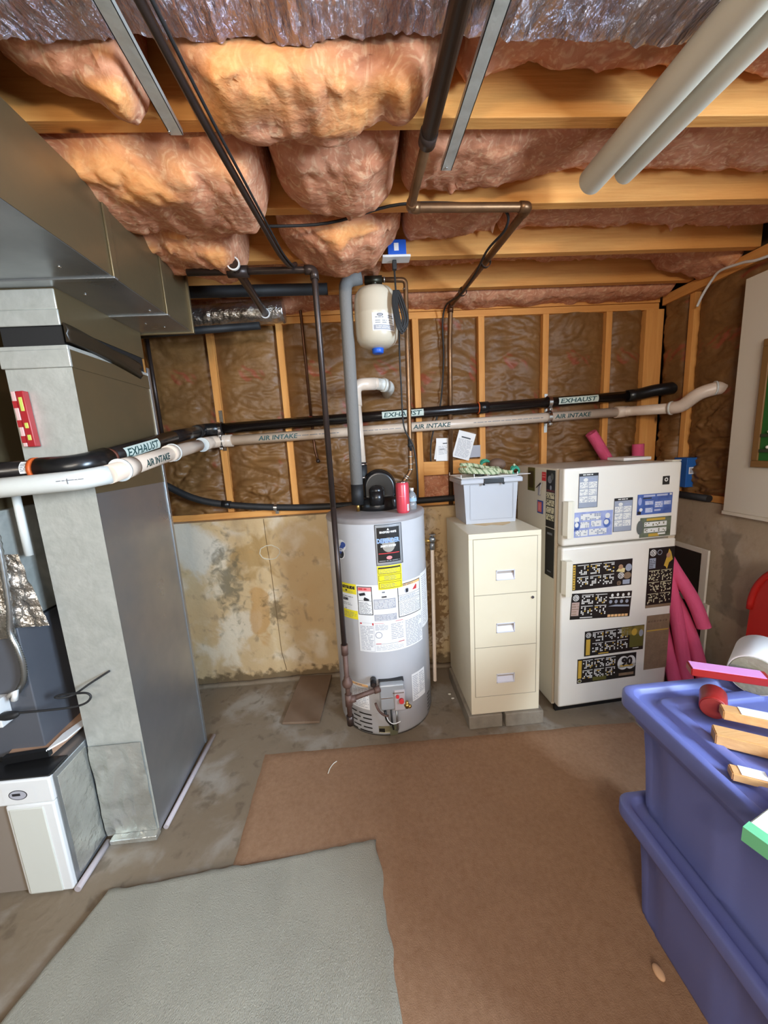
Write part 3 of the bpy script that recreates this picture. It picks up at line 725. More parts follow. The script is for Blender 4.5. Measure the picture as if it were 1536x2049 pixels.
for a, c in zip(rows, rows[1:]):
    for j in range(21):
        f = b.bm.faces.new([a[j], a[j + 1], c[j + 1], c[j]]); f.material_index = i; f.smooth = True
obj('foil_flap', b, t, label='crinkled foil flap')
obj('foil_band', B().box(-1.6, -1.207, 1.262, 1.28, .93, 1.02, foil_wrap, bev=.004), t)
obj('vent_riser', B().tube([(-1.155, 1.33, 1.20), (-1.155, 1.33, 1.45)], .012, pvc_white), t)
b = B(); b.box(-1.36, -1.285, 1.235, 1.28, .62, .72, white_enamel, bev=.003); obj('outlet_box', b, t, label='white outlet box')
b = B(); b.tube([(-1.25, 1.25, .73), (-1.225, 1.245, .745), (-1.235, 1.245, .715)], .010, white_enamel, n=10); obj('wire_clip', b, t)
pts = catmull([(-1.187, 1.262, 1.42), (-1.183, 1.262, 1.375), (-1.182, 1.262, 1.248), (-1.192, 1.258, 1.05), (-1.205, 1.255, .96), (-1.19, 1.25, .90), (-1.185, 1.25, .84), (-1.20, 1.255, .78), (-1.24, 1.265, .73)], 14)
b = B(); R = [.0075 + .0026 * (k % 2) for k in range(len(pts))]; b.tube(pts, R, steel, n=10)
tag(obj('metal_conduit', b), 'flexible ribbed metal conduit hanging down the front of the furnace', 'conduit')
b = B(); b.tube(catmull([(-1.285, 1.24, .66), (-1.24, 1.235, .665), (-1.22, 1.235, .672)], 6), [.012, .013, .014, .015, .015, .014, .013, .012, .011, .009, .007, .006, .004][:13], black_rubber, n=12)
t = thing('power_cord', 'black power cord with looped slack in front of the tall duct', 'cord', (-1.1, 1.25, .65))
obj('plug', b, t)
b = B(); b.tube(catmull([(-1.225, 1.235, .672), (-1.15, 1.24, .668), (-1.06, 1.25, .664), (-1.015, 1.255, .672), (-.998, 1.26, .69), (-1.01, 1.262, .705), (-1.05, 1.265, .706), (-1.10, 1.27, .703), (-1.125, 1.27, .695), (-1.10, 1.275, .688), (-1.07, 1.29, .69), (-1.03, 1.31, .712), (-.97, 1.332, .742)], 8), .0038, black_rubber, n=8)
obj('cable', b, t)

# filter cabinet and papers
t = thing('filter_cabinet', 'white fronted air filter cabinet between furnace and tall duct', 'filter cabinet', (-1.2, 1.45, 0))
obj('cabinet_body', B().box(-1.42, -1.115, 1.185, 1.80, .015, .462, galv, bev=.003), t)
b = B(); b.box(-1.118, -1.1135, 1.20, 1.335, .03, .44, galv_tape, bev=.001); obj('side_panel', b, t)
b = B(); b.box(-1.46, -1.114, 1.168, 1.186, .372, .466, white_enamel, bev=.006); obj('cover_top', b, t, label='white cap with oval badge')
b = B(); b.box(-1.272, -1.116, 1.166, 1.186, .006, .372, white_enamel, bev=.006); b.box(-1.262, -1.150, 1.163, 1.168, .01, .36, M('cover recess', (206, 206, 196), rough=.4), bev=.004); obj('cover', b, t)
b = B(); b.box(-1.46, -1.275, 1.18, 1.19, .01, .37, M('taupe furnace panel', (134, 122, 110), rough=.5)); obj('lower_front', b, t)
d = Deco(); d.rect(-.05, -.026, .055, .026, white_enamel, 0); d.ell(0, 0, .030, .019, print_dark, 1); d.ell(0, 0, .027, .0165, paper_grey, 2); d.fine(-.018, -.006, .018, .006, 1, print_dark, 3, fill=.8, seed=4)
d.build('badge', plane_map((-1.222, 1.1675, .413), (1, 0, 0), (0, 0, 1)), t, label='oval grey badge')
obj('top_tray', B().box(-1.42, -1.116, 1.175, 1.26, .464, .472, black_plastic, bev=.003), t)
t = thing('document_packet', 'brown cardboard packet with a black lip lying on the filter cabinet', 'packet', (-1.24, 1.4, .472))
b = B(); b.prism([(-1.31, 1.245), (-1.175, 1.262), (-1.150, 1.50), (-1.25, 1.60), (-1.40, 1.58)], .473, .500, cardboard); obj('packet_body', b, t)
b = B(); b.prism([(-1.315, 1.235), (-1.175, 1.252), (-1.174, 1.268), (-1.316, 1.255)], .476, .503, black_plastic); obj('front_lip', b, t)
b = B(); b.prism([(-1.178, 1.25), (-1.145, 1.30), (-1.128, 1.40), (-1.14, 1.46), (-1.18, 1.33)], .500, .506, paper_white)
tag(obj('paper_sheet', b), 'white folded sheet beside the brown packet on the filter cabinet', 'paper')

# ------------------------------------------------------------------ exhaust and intake pipes
def coupling(b, c, ax, r, L, m): 
    ax = Vector(ax).normalized(); c = Vector(c); b.lathe(c - ax * L / 2, [(r, 0), (r, L)], m, n=24, axis=ax)
t = thing('exhaust_pipe', 'black exhaust pipe running along the back wall and round to the left', 'pipe', (0, 2.34, 1.65))
EX = [(-1.7, 1.26, 1.482), (-.93, 1.26, 1.492), (-.862, 1.34, 1.512), (-.868, 1.86, 1.598), (-.92, 2.36, 1.658), (1.74, 2.36, 1.728), (1.86, 2.34, 1.748), (2.0, 2.26, 1.757)]
R2 = .0302
b = B(); b.tube(EX[:2] , R2, black_abs, n=24); obj('pipe_run', b, t)
b = B(); b.tube([EX[2], EX[3]], R2, black_abs, n=24); b.tube([EX[3], (-.905, 2.26, 1.646)], R2, black_abs, n=24); obj('pipe_run', b, t)
EW0 = Vector((-.84, 2.36, 1.6605)); EW1 = Vector((1.745, 2.36, 1.7285))
b = B(); b.tube([EW0, EW1], R2, black_abs, n=24); obj('pipe_run', b, t)
b = B(); b.tube([(-1.0, 1.26, 1.491), (-.905, 1.26, 1.4925), (-.868, 1.29, 1.5), (-.862, 1.36, 1.515)], .0365, black_plastic, n=24, fil=.06); obj('elbow', b, t)
b = B(); b.tube([(-.90, 2.22, 1.64), (-.92, 2.345, 1.657), (-.80, 2.36, 1.662)], .036, black_plastic, n=24, fil=.05); obj('elbow', b, t)
b = B(); b.tube([(1.72, 2.36, 1.728), (1.80, 2.355, 1.734), (1.87, 2.33, 1.75), (2.0, 2.27, 1.757)], .0365, black_plastic, n=24, fil=.05); obj('elbow', b, t)
b = B(); coupling(b, (-1.012, 1.26, 1.491), (1, 0, 0), .0372, .012, orange_glue); obj('cement_ring', b, t, label='orange cement ring')
b = B(); coupling(b, (-.860, 1.372, 1.5165), (0, 1, .165), .0310, .012, M('brown cement ring', (110, 60, 44), rough=.5)); obj('cement_ring', b, t, label='brown cement ring')
b = B(); p = Vector((.79, 2.36, 1.7035)); coupling(b, p, (1, 0, .026), .0355, .06, black_plastic); coupling(b, p - Vector((.032, 0, 0)), (1, 0, .026), .0362, .006, orange_glue); obj('pipe_coupling', b, t)
d = Deco(); d.rect(-.012, -.020, .012, .020, paper_white, 0); d.fine(-.009, -.014, .009, .012, 5, print_mid, 1, seed=3)
d.build('pipe_sticker', pipe_map((-1.03, 1.26, 1.4905), (-.9, 1.26, 1.492), .0306, (0, -1, .35)), t, cutv=.006, label='small white bar sticker')
t2 = thing('intake_pipe', 'cream air intake pipe running below the black exhaust pipe', 'pipe', (0, 2.34, 1.58))
b = B(); b.tube([(-1.7, 1.20, 1.417), (-.85, 1.205, 1.452), (-.79, 1.25, 1.463)], .0298, pvc_white, n=24, fil=.12); obj('pipe_run', b, t2)
b = B(); b.tube([(-.792, 1.24, 1.4615), (-.812, 1.75, 1.53), (-.85, 2.10, 1.562)], .0298, pvc, n=24, fil=.2); obj('pipe_run', b, t2)
b = B(); b.tube([(-.855, 2.16, 1.566), (-.88, 2.35, 1.584), (-.78, 2.36, 1.588)], .0355, pvc, n=24, fil=.06); obj('elbow', b, t2)
IW0 = Vector((-.83, 2.36, 1.5865)); IW1 = Vector((1.66, 2.36, 1.6315))
b = B(); b.tube([IW0, IW1], .0298, pvc, n=24); obj('pipe_run', b, t2)
b = B(); coupling(b, (-.80, 1.355, 1.4775), (-.04, 1, .135), .0355, .07, pvc); coupling(b, (-.7985, 1.318, 1.4725), (-.04, 1, .135), .0385, .008, pvc_white); obj('pipe_coupling', b, t2)
b = B(); coupling(b, (-.81, 1.70, 1.524), (-.05, 1, .125), .0355, .04, pvc); coupling(b, (-.81, 1.722, 1.5265), (-.05, 1, .125), .0385, .007, pvc_white); obj('pipe_coupling', b, t2)
b = B(); coupling(b, (-.853, 2.155, 1.566), (-.1, 1, .08), .0385, .007, pvc_white); obj('pipe_coupling', b, t2)
b = B(); coupling(b, (-.79, 2.36, 1.587), (1, 0, .02), .036, .075, pvc); obj('pipe_coupling', b, t2)
b = B(); coupling(b, (1.69, 2.36, 1.632), (1, 0, .02), .0355, .08, pvc); obj('pipe_coupling', b, t2)
b = B(); b.tube([(1.68, 2.36, 1.632), (1.74, 2.34, 1.632), (1.84, 2.14, 1.625)], .0298, pvc, n=24, fil=.04); obj('pipe_run', b, t2)
b = B(); b.tube([(1.832, 2.155, 1.6255), (1.86, 2.10, 1.627), (1.885, 2.02, 1.69), (1.94, 1.975, 1.708), (2.02, 1.955, 1.71)], .035, pvc, n=24, fil=.04)
coupling(b, (1.838, 2.145, 1.6255), (.45, -.9, 0), .039, .010, pvc_white); coupling(b, (1.935, 1.977, 1.708), (.9, -.4, .0), .038, .008, pvc_white); obj('elbow', b, t2, label='glossy S shaped elbow into the right wall')
# printed lettering on the pipes
exdir = (EW1 - EW0).normalized(); indir = (IW1 - IW0).normalized()
def marker(parent, a, bdir, r, txt, tw, x, tagcol=None, ref=(0, -1, 0), h=.026, tl=None):
    d = Deco()
    if tagcol: d.rect(x - tw / 2 - .010, -.021, x + tw / 2 + .010, .021, tagcol, 0)
    d.text(txt, x - tw / 2, -h / 2, h, print_teal, 1, width=tw, bold=.0008, shear=.18)
    d.build('pipe_marker', pipe_map(a, Vector(a) + Vector(bdir), r, ref), parent, cutv=.006, label=tl)
for x in (.285, 1.39): marker(t, EW0, exdir, R2, 'EXHAUST', .235, x + .84 - (.0), tag_green, tl='pale EXHAUST marker')
marker(t, EX[2], Vector(EX[3]) - Vector(EX[2]), R2, 'EXHAUST', .235, .215, tag_green, ref=(1, -.35, .0), h=.030, tl='pale EXHAUST marker')
for x in (-.475, .46, 1.355): marker(t2, IW0, indir, .0298, 'AIR INTAKE', .235, x + .83, None, tl='teal AIR INTAKE lettering')
marker(t2, (-.7983, 1.40, 1.4825), (-.02, .51, .0685), .0302, 'AIR INTAKE', .20, .125, None, ref=(1, -.35, 0), h=.026, tl='teal AIR INTAKE lettering')
d = Deco(); d.fine(.35, -.006, .72, .006, 1, print_mid, 0, seed=5, fill=.35); d.fine(.85, -.006, 1.1, .006, 1, print_mid, 0, seed=6, fill=.3); d.fine(1.55, -.006, 2.0, .006, 1, print_mid, 0, seed=8, fill=.3)
d.build('fine_print', pipe_map(IW0, IW1, .0298), t2)
d = Deco(); d.fine(.10, .000, .18, .006, 1, print_mid, 0, seed=9, fill=.4); d.rect(.13, -.008, .1325, .008, print_mid, 0)
d.build('ink_scribble', pipe_map((-1.0, 1.2015, 1.446), (-.80, 1.207, 1.4545), .0301), t2, cutv=.006)
# hangers
for hx, nm in ((-.815, 'steel pipe hanger on the left of the long black and cream pipes'), (1.21, 'steel pipe hanger above the refrigerator holding both long pipes')):
    t = thing('pipe_hanger', nm, 'hanger', (hx, 2.36, 1.54))
    for zc in ((1.661 + (hx + .84) * .0263), (1.5865 + (hx + .83) * .018)):
        b = B(); b.tube([(hx - .011, 2.36, zc), (hx + .011, 2.36, zc)], .0385, chrome, n=28, hollow=.93); cb = obj('clamp_band', b, t)
        b = B(); b.box(hx - .009, hx + .009, 2.325, 2.36, zc - .052, zc - .037, chrome, bev=.001); b.sphere((hx, 2.322, zc - .045), .006, chrome); obj('clamp_bolt', b, cb)
    b = B(); b.box(hx - .010, hx + .010, 2.395, 2.399, 1.53, 1.77, chrome); obj('strap', b, t)

# black drain hose along the sill
t = thing('drain_hose', 'black foam covered hose sagging along the sill of the back wall', 'hose', (0, 2.28, 1.15))
b = B(); b.tube(catmull([(-1.45, 2.25, 1.55), (-1.17, 2.28, 1.366), (-1.0, 2.29, 1.262), (-.82, 2.31, 1.208), (-.55, 2.34, 1.168), (-.25, 2.35, 1.15), (.3, 2.36, 1.146), (.9, 2.36, 1.15), (1.85, 2.36, 1.14)], 8), .0205, black_rubber, n=16); obj('hose_run', b, t)
b = B(); coupling(b, (-.82, 2.31, 1.208), (1, .08, -.18), .024, .05, black_plastic); obj('joint', b, t)
b = B(); b.tube([(-.545, 2.34, 1.167), (-.525, 2.34, 1.165)], .0235, chrome, n=20, hollow=.95); b.box(-.54, -.52, 2.345, 2.385, 1.125, 1.145, chrome); obj('clamp', b, t)
b = B(); b.tube([(1.905, 2.30, 1.118), (1.915, 1.93, 1.114)], .020, black_rubber, n=16); tag(obj('black_pipe', b), 'black pipe on the ledge of the right concrete wall', 'pipe')

# ------------------------------------------------------------------ overhead pipes, straps
t = thing('water_line', 'ceiling pipe, black then copper, crossing right and dropping down the wall', 'pipe', (.4, 1.4, 2.28))
b = B(); b.tube([(.246, -.6, 2.27), (.236, 1.10, 2.285)], .021, M('dark sleeve', (58, 46, 38), rough=.45, metal=.3), n=18); obj('sleeved_run', b, t)
b = B(); coupling(b, (.2355, 1.115, 2.285), (0, 1, .01), .0235, .035, iron); obj('pipe_coupling', b, t)
b = B(); b.tube([(.235, 1.10, 2.285), (.231, 1.415, 2.29), (.645, 1.425, 2.29), (.597, 2.345, 2.292), (.589, 2.355, 2.10), (.574, 2.37, 1.10)], .0145, copper, n=16, fil=.03); obj('copper_run', b, t)
b = B(); b.tube([(.232, 1.385, 2.29), (.231, 1.415, 2.29), (.262, 1.4155, 2.29)], .0175, copper, n=16, fil=.02); obj('elbow', b, t)
b = B(); b.tube([(.612, 1.424, 2.29), (.645, 1.425, 2.29), (.6425, 1.46, 2.29)], .0175, copper, n=16, fil=.02); obj('elbow', b, t)
b = B(); b.tube([(.599, 2.31, 2.292), (.597, 2.345, 2.292), (.595, 2.348, 2.255)], .0175, copper_dark, n=16, fil=.02); obj('elbow', b, t)
t = thing('black_cable', 'thin black cable tied along the right hand copper pipe down to the cards', 'cable', (.6, 2.2, 1.5))
b = B(); b.tube(catmull([(-.6, 1.50, 2.30), (-.1, 1.49, 2.285), (.2, 1.44, 2.315), (.5, 1.45, 2.312), (.585, 1.47, 2.30), (.60, 1.52, 2.27), (.58, 1.66, 2.265), (.60, 1.9, 2.27), (.585, 2.1, 2.26), (.56, 2.30, 2.28), (.55, 2.36, 2.2), (.555, 2.38, 2.0), (.53, 2.385, 1.75), (.49, 2.385, 1.62), (.46, 2.385, 1.5), (.455, 2.385, 1.39)], 8), .0048, black_rubber, n=8); obj('cable_run', b, t)
for q in ((.622, 1.80, 2.282), (.606, 2.12, 2.284)):
    b = B(); b.tube([(q[0], q[1] - .008, q[2]), (q[0], q[1] + .008, q[2])], .0225, iron, n=16, hollow=.9); obj('cable_tie', b, t)
for nm, x0, x1, y1 in (('grey steel strap beside the overhead black pipe, ending at a joist', .316, .302, 1.255), ('grey steel strap overhead at left beside the gas line, ending at a joist', -.40, -.425, 1.118)):
    t = thing('steel_strap', nm, 'strap', (x0, .9, 2.29))
    b = B(); T = Matrix.Translation((x0, y1, 2.298)) @ Matrix.Rotation(math.atan2(x0 - x1, 1.2), 4, 'Z')
    b.box(-.016, .016, -1.8, 0, -.001, .002, galv_dull, mat=T); b.box(-.016, -.014, -1.8, 0, -.001, .012, galv_dull, mat=T); b.box(.014, .016, -1.8, 0, -.001, .012, galv_dull, mat=T); obj('channel', b, t)
    b = B(); b.lathe((x1 + .012, y1 - .012, 2.297), [(.004, 0), (.003, -.003)], chrome, n=10); obj('screw', b, t)
# overhead gas line
t = thing('gas_line', 'iron gas pipe from overhead with tee, dropping in front of the water heater', 'pipe', (-.13, 1.65, .2))
b = B(); b.tube([(-.34, -.6, 2.19), (-.277, .918, 2.19), (-.231, 1.487, 2.19), (-.214, 1.60, 2.20), (-.20, 1.66, 2.235)], .009, iron, n=14, fil=.1); obj('overhead_run', b, t)
b = B(); b.tube([(-.62, 1.65, 2.212), (-.128, 1.65, 2.209), (-.128, 1.65, 1.25)], .0125, iron, n=16, fil=.022); obj('pipe_run', b, t)
b = B(); b.tube([(-.128, 1.65, 1.25), (-.1285, 1.65, .56)], .0125, iron, n=16); obj('pipe_run', b, t)
b = B(); b.tube([(-.165, 1.65, 2.209), (-.128, 1.65, 2.209), (-.128, 1.65, 2.172)], .0175, iron, n=16, fil=.022); obj('elbow', b, t)
b = B(); b.tube([(-.426, 1.60, 2.217), (-.424, 1.65, 2.212), (-.432, 2.12, 2.212)], .0175, iron, n=16); obj('branch_run', b, t)
b = B(); b.tube([(-.465, 1.65, 2.2105), (-.385, 1.65, 2.2095)], .0215, iron, n=18); obj('tee', b, t)
b = B(); b.tube([(-.1285, 1.65, .60), (-.1285, 1.65, .20)], .0122, iron_rust, n=16); obj('lower_run', b, t, label='rusty lower pipe')
b = B(); coupling(b, (-.1285, 1.65, .565), (0, 0, 1), .0165, .05, iron_rust)
obj('pipe_coupling', b, t)
b = B(); b.lathe((-.1285, 1.65, .365), [(.014, 0), (.024, .012), (.026, .022), (.024, .036), (.016, .048), (.014, .06)], iron_rust, n=8); obj('union', b, t)
b = B(); b.tube([(-.1285, 1.65, .33), (-.1285, 1.65, .268)], .0175, iron_rust, n=16); b.tube([(-.1285, 1.65, .298), (-.095, 1.655, .300)], .0175, iron_rust, n=16); obj('tee', b, t)
b = B(); b.tube([(-.1285, 1.65, .215), (-.1285, 1.65, .165)], .0175, iron, n=8); obj('drip_cap', b, t)
b = B(); b.tube([(-.1285, 1.65, .298), (.030, 1.70, .309)], .0122, iron_rust, n=16); coupling(b, (.012, 1.695, .3075), (1, .32, .05), .0165, .03, iron_rust); obj('supply_nipple', b, t)
b = B(); b.tube([(-.322, -.6, 2.188), (-.258, .918, 2.188), (-.217, 1.487, 2.188), (-.200, 1.60, 2.2)], .0035, black_rubber, n=8, fil=.1); tag(obj('black_wire', b), 'thin black wire running beside the overhead gas pipe', 'cable')
for nm, q in (('white ring where the upper end of the gas branch enters', (-.426, 1.60, 2.217)), ('white ring at the far end of the black gas branch', (-.432, 2.12, 2.212))):
    b = B(); b.tube([(q[0], q[1] - .004, q[2]), (q[0], q[1] + .004, q[2])], .0245, white_enamel, n=20, hollow=.8); tag(obj('pipe_ring', b), nm, 'ring')
b = B(); b.tube([(-1.3, 2.06, 2.305), (-.10, 2.06, 2.295)], .027, black_rubber, n=20); tag(obj('pipe_and_shade_tube', b), 'black insulated pipe under the joists at the back left', 'pipe')
b = B(); b.tube([(-1.3, 2.14, 2.13), (-.47, 2.14, 2.16)], .019, black_rubber, n=20); tag(obj('pipe_and_shade_tube', b), 'black bar put in for the shade under the foil duct', 'pipe')  # black tube models the shade along the underside of the foil duct
b = B(); pts = [Vector((-1.3 + .01 * k, 2.22, 2.225 + .0003 * k)) for k in range(96)]; b.tube(pts, [.058 + .004 * noise.noise(Vector((k * .9, 0, 0))) for k in range(96)], foil_wrap, n=28); tag(obj('foil_duct', b), 'silver foil wrapped round duct at the back left above the studs', 'duct')
# white pipes slung from the joists at right
for nm, a, c, r in (('long white plastic pipe slung overhead, the left one of the pair', (.76, -.9, 2.262), (.776, 1.275, 2.275), .038), ('long white plastic pipe slung overhead, the right one of the pair', (.855, -.9, 2.266), (.862, 1.245, 2.277), .031)):
    t = thing('white_pipe', nm, 'pipe', (a[0], .2, 2.23), 0, 'white pipes slung overhead')
    b = B(); b.tube([a, c], r, pvc_warm, n=28, hollow=.9); obj('pipe_run', b, t)
    b = B(); b.tube([Vector((a[0] + (r + .002) * math.cos(q), -.02, a[2] + (r + .002) * math.sin(q))) for q in [PI + PI * j / 12 for j in range(13)]], .003, steel, n=6); b.box(a[0] - r - .004, a[0] - r, -.03, -.01, a[2], 2.325, steel); b.box(a[0] + r, a[0] + r + .004, -.03, -.01, a[2], 2.325, steel); obj('hanger_strap', b, t)

# wall pipes behind
t = thing('capped_line', 'thin copper stub pipe with a valve left of the gas pipe', 'pipe', (-.275, 2.37, 1.45))
b = B(); b.tube([(-.283, 2.33, 2.40), (-.28, 2.375, 2.28), (-.274, 2.38, 1.69)], .0085, copper_dark, n=12, fil=.03); obj('pipe_run', b, t)
b = B(); b.tube([(-.274, 2.38, 1.69), (-.268, 2.38, 1.50), (-.255, 2.37, 1.44)], .008, copper_dark, n=12, fil=.03); b.sphere((-.254, 2.37, 1.435), .013, iron); obj('lower_run', b, t)
b = B(); b.sphere((-.274, 2.372, 1.69), .0135, copper); b.box(-.285, -.263, 2.345, 2.352, 1.695, 1.703, red_lab, bev=.002); obj('valve', b, t)
b = B(); b.tube([(-1.165, 2.37, 2.3), (-1.16, 2.37, 1.60)], .011, iron, n=12); tag(obj('dark_pipe', b), 'dark upright pipe at the left end of the studs behind the duct', 'pipe')

# ------------------------------------------------------------------ water heater
HC = Vector((.068, 2.0, 0)); HR = .262
def cm(u, v, h, R=HR):
    a = u / HR; return (HC.x + (R + h) * math.sin(a), HC.y - (R + h) * math.cos(a), v)
t = WH = thing('water_heater', 'tall pale grey water heater with many labels in the middle', 'water heater', (HC.x, HC.y, 0))
b = B(); b.lathe((HC.x, HC.y, 0), [(HR - .01, .008), (HR - .004, .010), (HR - .004, .02), (HR, .024), (HR, 1.148), (HR + .001, 1.150)], enamel, n=96, cap=False); obj('tank_jacket', b, t)
b = B(); b.lathe((HC.x, HC.y, 0), [(HR + .0015, 1.140), (HR + .0025, 1.152), (HR - .001, 1.163), (HR - .012, 1.1675), (.001, 1.1675)], enamel_top, n=96, cap=False); obj('top_cap', b, t, label='dusty grey top cap')
obj('base_ring', B().lathe((HC.x, HC.y, 0), [(HR - .02, 0), (HR - .006, 0), (HR - .006, .012), (HR - .02, .012)], steel, n=64), t)
# labels
def wlab(d, name, label): return d.build(name, cm, t, cutu=.018, base=.0012, step=.0004, label=label)
d = Deco(); d.rect(-.018, .935, .117, 1.137, silver_lab, 0); d.frame(-.018, .935, .117, 1.137, .003, print_dark, 1); d.rect(-.009, .950, .103, 1.122, mag_black, 2)
d.ell(.046, 1.035, .032, .036, M('label globe', (176, 170, 160), rough=.3, metal=.4), 3)
d.text('BRADFORD WHITE', .046, 1.094, .010, paper_white, 4, width=.082, bold=.0006, center=True); d.poly([(.04, 1.108), (.046, 1.118), (.052, 1.108)], paper_white, 4)
d.rect(-.010, 1.048, .100, 1.052, blue_lab, 4); d.text('DEFENDER', .046, 1.047, .022, M('pale blue lettering', (150, 176, 214), rough=.3), 6, width=.112, bold=.0015, center=True)
d.text('SAFETY SYSTEM', .044, 1.026, .010, paper_white, 5, width=.076, bold=.0007, shear=.2, center=True)
d.rect(-.004, .992, .098, .996, red_lab, 3); d.ell(.046, .972, .014, .009, pink_lab, 4); d.fine(-.004, .953, .098, .961, 1, silver_lab, 3, seed=2)
wlab(d, 'brand_label', 'black and silver DEFENDER label')
d = Deco(); d.ell(-.205, 1.030, .032, .030, paper_white, 0); d.ell(-.214, .988, .030, .030, paper_white, 0); d.ell(-.214, .988, .025, .025, print_dark, 1)
d.poly([(-.232, .998), (-.196, 1.05), (-.178, 1.045), (-.180, 1.03), (-.21, .985)], blue_lab, 2); d.ell(-.19, 1.036, .016, .014, blue_lab, 2); d.text('ICON', -.222, 1.0, .017, paper_white, 3, width=.035, bold=.001, shear=.3)
d.fine(-.228, .972, -.2, .985, 2, silver_lab, 3, seed=6); wlab(d, 'round_sticker', 'round blue and black sticker')
d = Deco(); d.rect(-.016, .812, .106, .933, yellow_lab, 3)
for a, c in ((.892, .926), (.856, .886), (.818, .848)): d.frame(-.012, a, .100, c, .002, print_dark, 4)
d.fine(-.006, .894, .094, .916, 4, print_mid, 4, seed=3, fill=.3); d.rect(-.010, .918, .098, .925, print_dark, 4); d.fine(.015, .860, .075, .882, 3, print_mid, 4, seed=5, fill=.35); d.fine(-.004, .822, .09, .842, 3, print_mid, 4, seed=7, fill=.35)
wlab(d, 'yellow_notice', 'yellow notice label')
d = Deco(); d.rect(-.262, .652, -.130, .838, paper_white, 0); d.rect(-.262, .785, -.130, .838, yellow_lab, 1); d.rect(-.262, .652, -.130, .698, yellow_lab, 1)
d.text('ENERGYGUIDE', -.256, .812, .014, print_dark, 2, width=.118, bold=.0016); d.poly([(-.20, .805), (-.192, .793), (-.184, .805)], print_dark, 2); d.fine(-.222, .79, -.14, .800, 2, print_mid, 2, seed=2, fill=.3)
d.text('$280', -.219, .748, .013, print_dark, 2, width=.036, bold=.0012); d.fine(-.225, .765, -.14, .772, 1, print_mid, 2, seed=3); d.fine(-.225, .722, -.16, .738, 2, print_mid, 2, seed=9, fill=.3)
d.text('UEF', -.21, .700, .007, print_dark, 2); d.fine(-.24, .66, -.135, .69, 4, print_mid, 2, seed=4, fill=.25); wlab(d, 'energy_label', 'yellow and white energy guide label')
d = Deco(); d.rect(-.130, .640, .236, .838, paper_white, 0); d.rect(.236, .545, .345, .845, paper_white, -1); d.rect(-.131, .483, .232, .640, paper_white, 0)
d.frame(-.125, .682, -.049, .830, .0035, mag_black, 2); d.rect(-.121, .806, -.053, .826, pink_lab, 1); d.fine(-.118, .811, -.056, .821, 1, red_lab, 2, seed=4, fill=.7)
d.poly([(-.118, .792), (-.086, .800), (-.082, .786), (-.112, .780)], print_dark, 2); d.poly([(-.094, .762), (-.088, .776), (-.066, .766), (-.064, .758), (-.09, .757)], print_dark, 2); d.rect(-.121, .756, -.053, .7575, print_dark, 2)
d.fine(-.118, .688, -.056, .750, 9, print_mid, 2, seed=12, fill=.35)
d.fine(.0, .792, .02, .806, 1, print_mid, 1, seed=4); d.text('G2000', -.004, .771, .008, print_dark, 2, width=.026, bold=.0008)
d.rect(-.044, .712, .066, .764, paper_grey, 1); d.fine(-.04, .716, .062, .760, 6, paper_white, 2, seed=3, fill=.4); d.rect(-.044, .650, .068, .684, paper_grey, 1); d.fine(-.04, .652, .064, .682, 4, paper_white, 2, seed=13, fill=.3)
d.frame(.078, .655, .224, .828, .0035, mag_black, 2); d.rect(.0815, .812, .2205, .8245, orange_lab, 1); d.fine(.10, .814, .17, .822, 1, print_mid, 2, seed=5, fill=.6)
d.ell(.130, .788, .013, .013, paper_grey, 1); d.rect(.124, .778, .138, .797, print_dark, 2); d.poly([(.165, .782), (.192, .806), (.197, .800), (.195, .780)], red_lab, 2)
for z in (.768, .738): d.rect(.0815, z, .2205, z + .0015, print_dark, 2)
d.fine(.086, .742, .216, .764, 4, paper_grey, 2, seed=21, fill=.6); d.fine(.086, .664, .216, .734, 10, print_mid, 2, seed=22, fill=.3)
d.fine(-.120, .492, -.055, .625, 16, paper_grey, 1, seed=31, fill=.45); d.frame(-.123, .487, -.050, .640, .0012, paper_grey, 2); d.rect(-.12, .632, -.112, .640, red_lab, 2); d.rect(-.058, .628, -.050, .640, red_lab, 2)
d.rect(-.046, .637, .0, .6385, red_lab, 2); d.rect(.06, .640, .10, .6425, red_lab, 2); d.fine(-.044, .600, .02, .632, 5, paper_grey, 1, seed=33, fill=.45); d.ell(-.028, .575, .018, .018, paper_grey, 1); d.ell(-.028, .575, .014, .014, paper_white, 2)
d.fine(.035, .545, .100, .632, 9, paper_grey, 1, seed=34, fill=.4); d.rect(-.046, .526, .102, .5275, print_mid, 2); d.rect(-.044, .527, -.018, .530, red_lab, 3); d.rect(.07, .527, .102, .530, red_lab, 3); d.fine(-.044, .492, .098, .520, 4, paper_grey, 1, seed=35, fill=.3)
d.fine(.112, .490, .226, .632, 17, paper_grey, 1, seed=36, fill=.5); d.fine(.245, .56, .31, .83, 24, paper_grey, 0, seed=37, fill=.35)
wlab(d, 'instruction_labels', 'wide white instruction labels')
d = Deco(); d.rect(-.205, .150, -.101, .296, paper_white, 0); d.rect(-.203, .280, -.103, .294, orange_lab, 1); d.fine(-.18, .283, -.13, .291, 1, print_mid, 2, seed=3); d.fine(-.200, .158, -.106, .274, 12, paper_grey, 1, seed=44, fill=.35); wlab(d, 'lower_notice', 'small white notice behind the gas pipe')
d = Deco(); d.rect(.135, .165, .235, .322, paper_white, 0); d.fine(.14, .172, .18, .312, 14, paper_grey, 1, seed=45, fill=.4); d.fine(.187, .20, .23, .312, 10, paper_grey, 1, seed=46, fill=.4); d.rect(.142, .196, .228, .198, print_mid, 2); wlab(d, 'lower_notice', 'small white notice right of the gas valve')
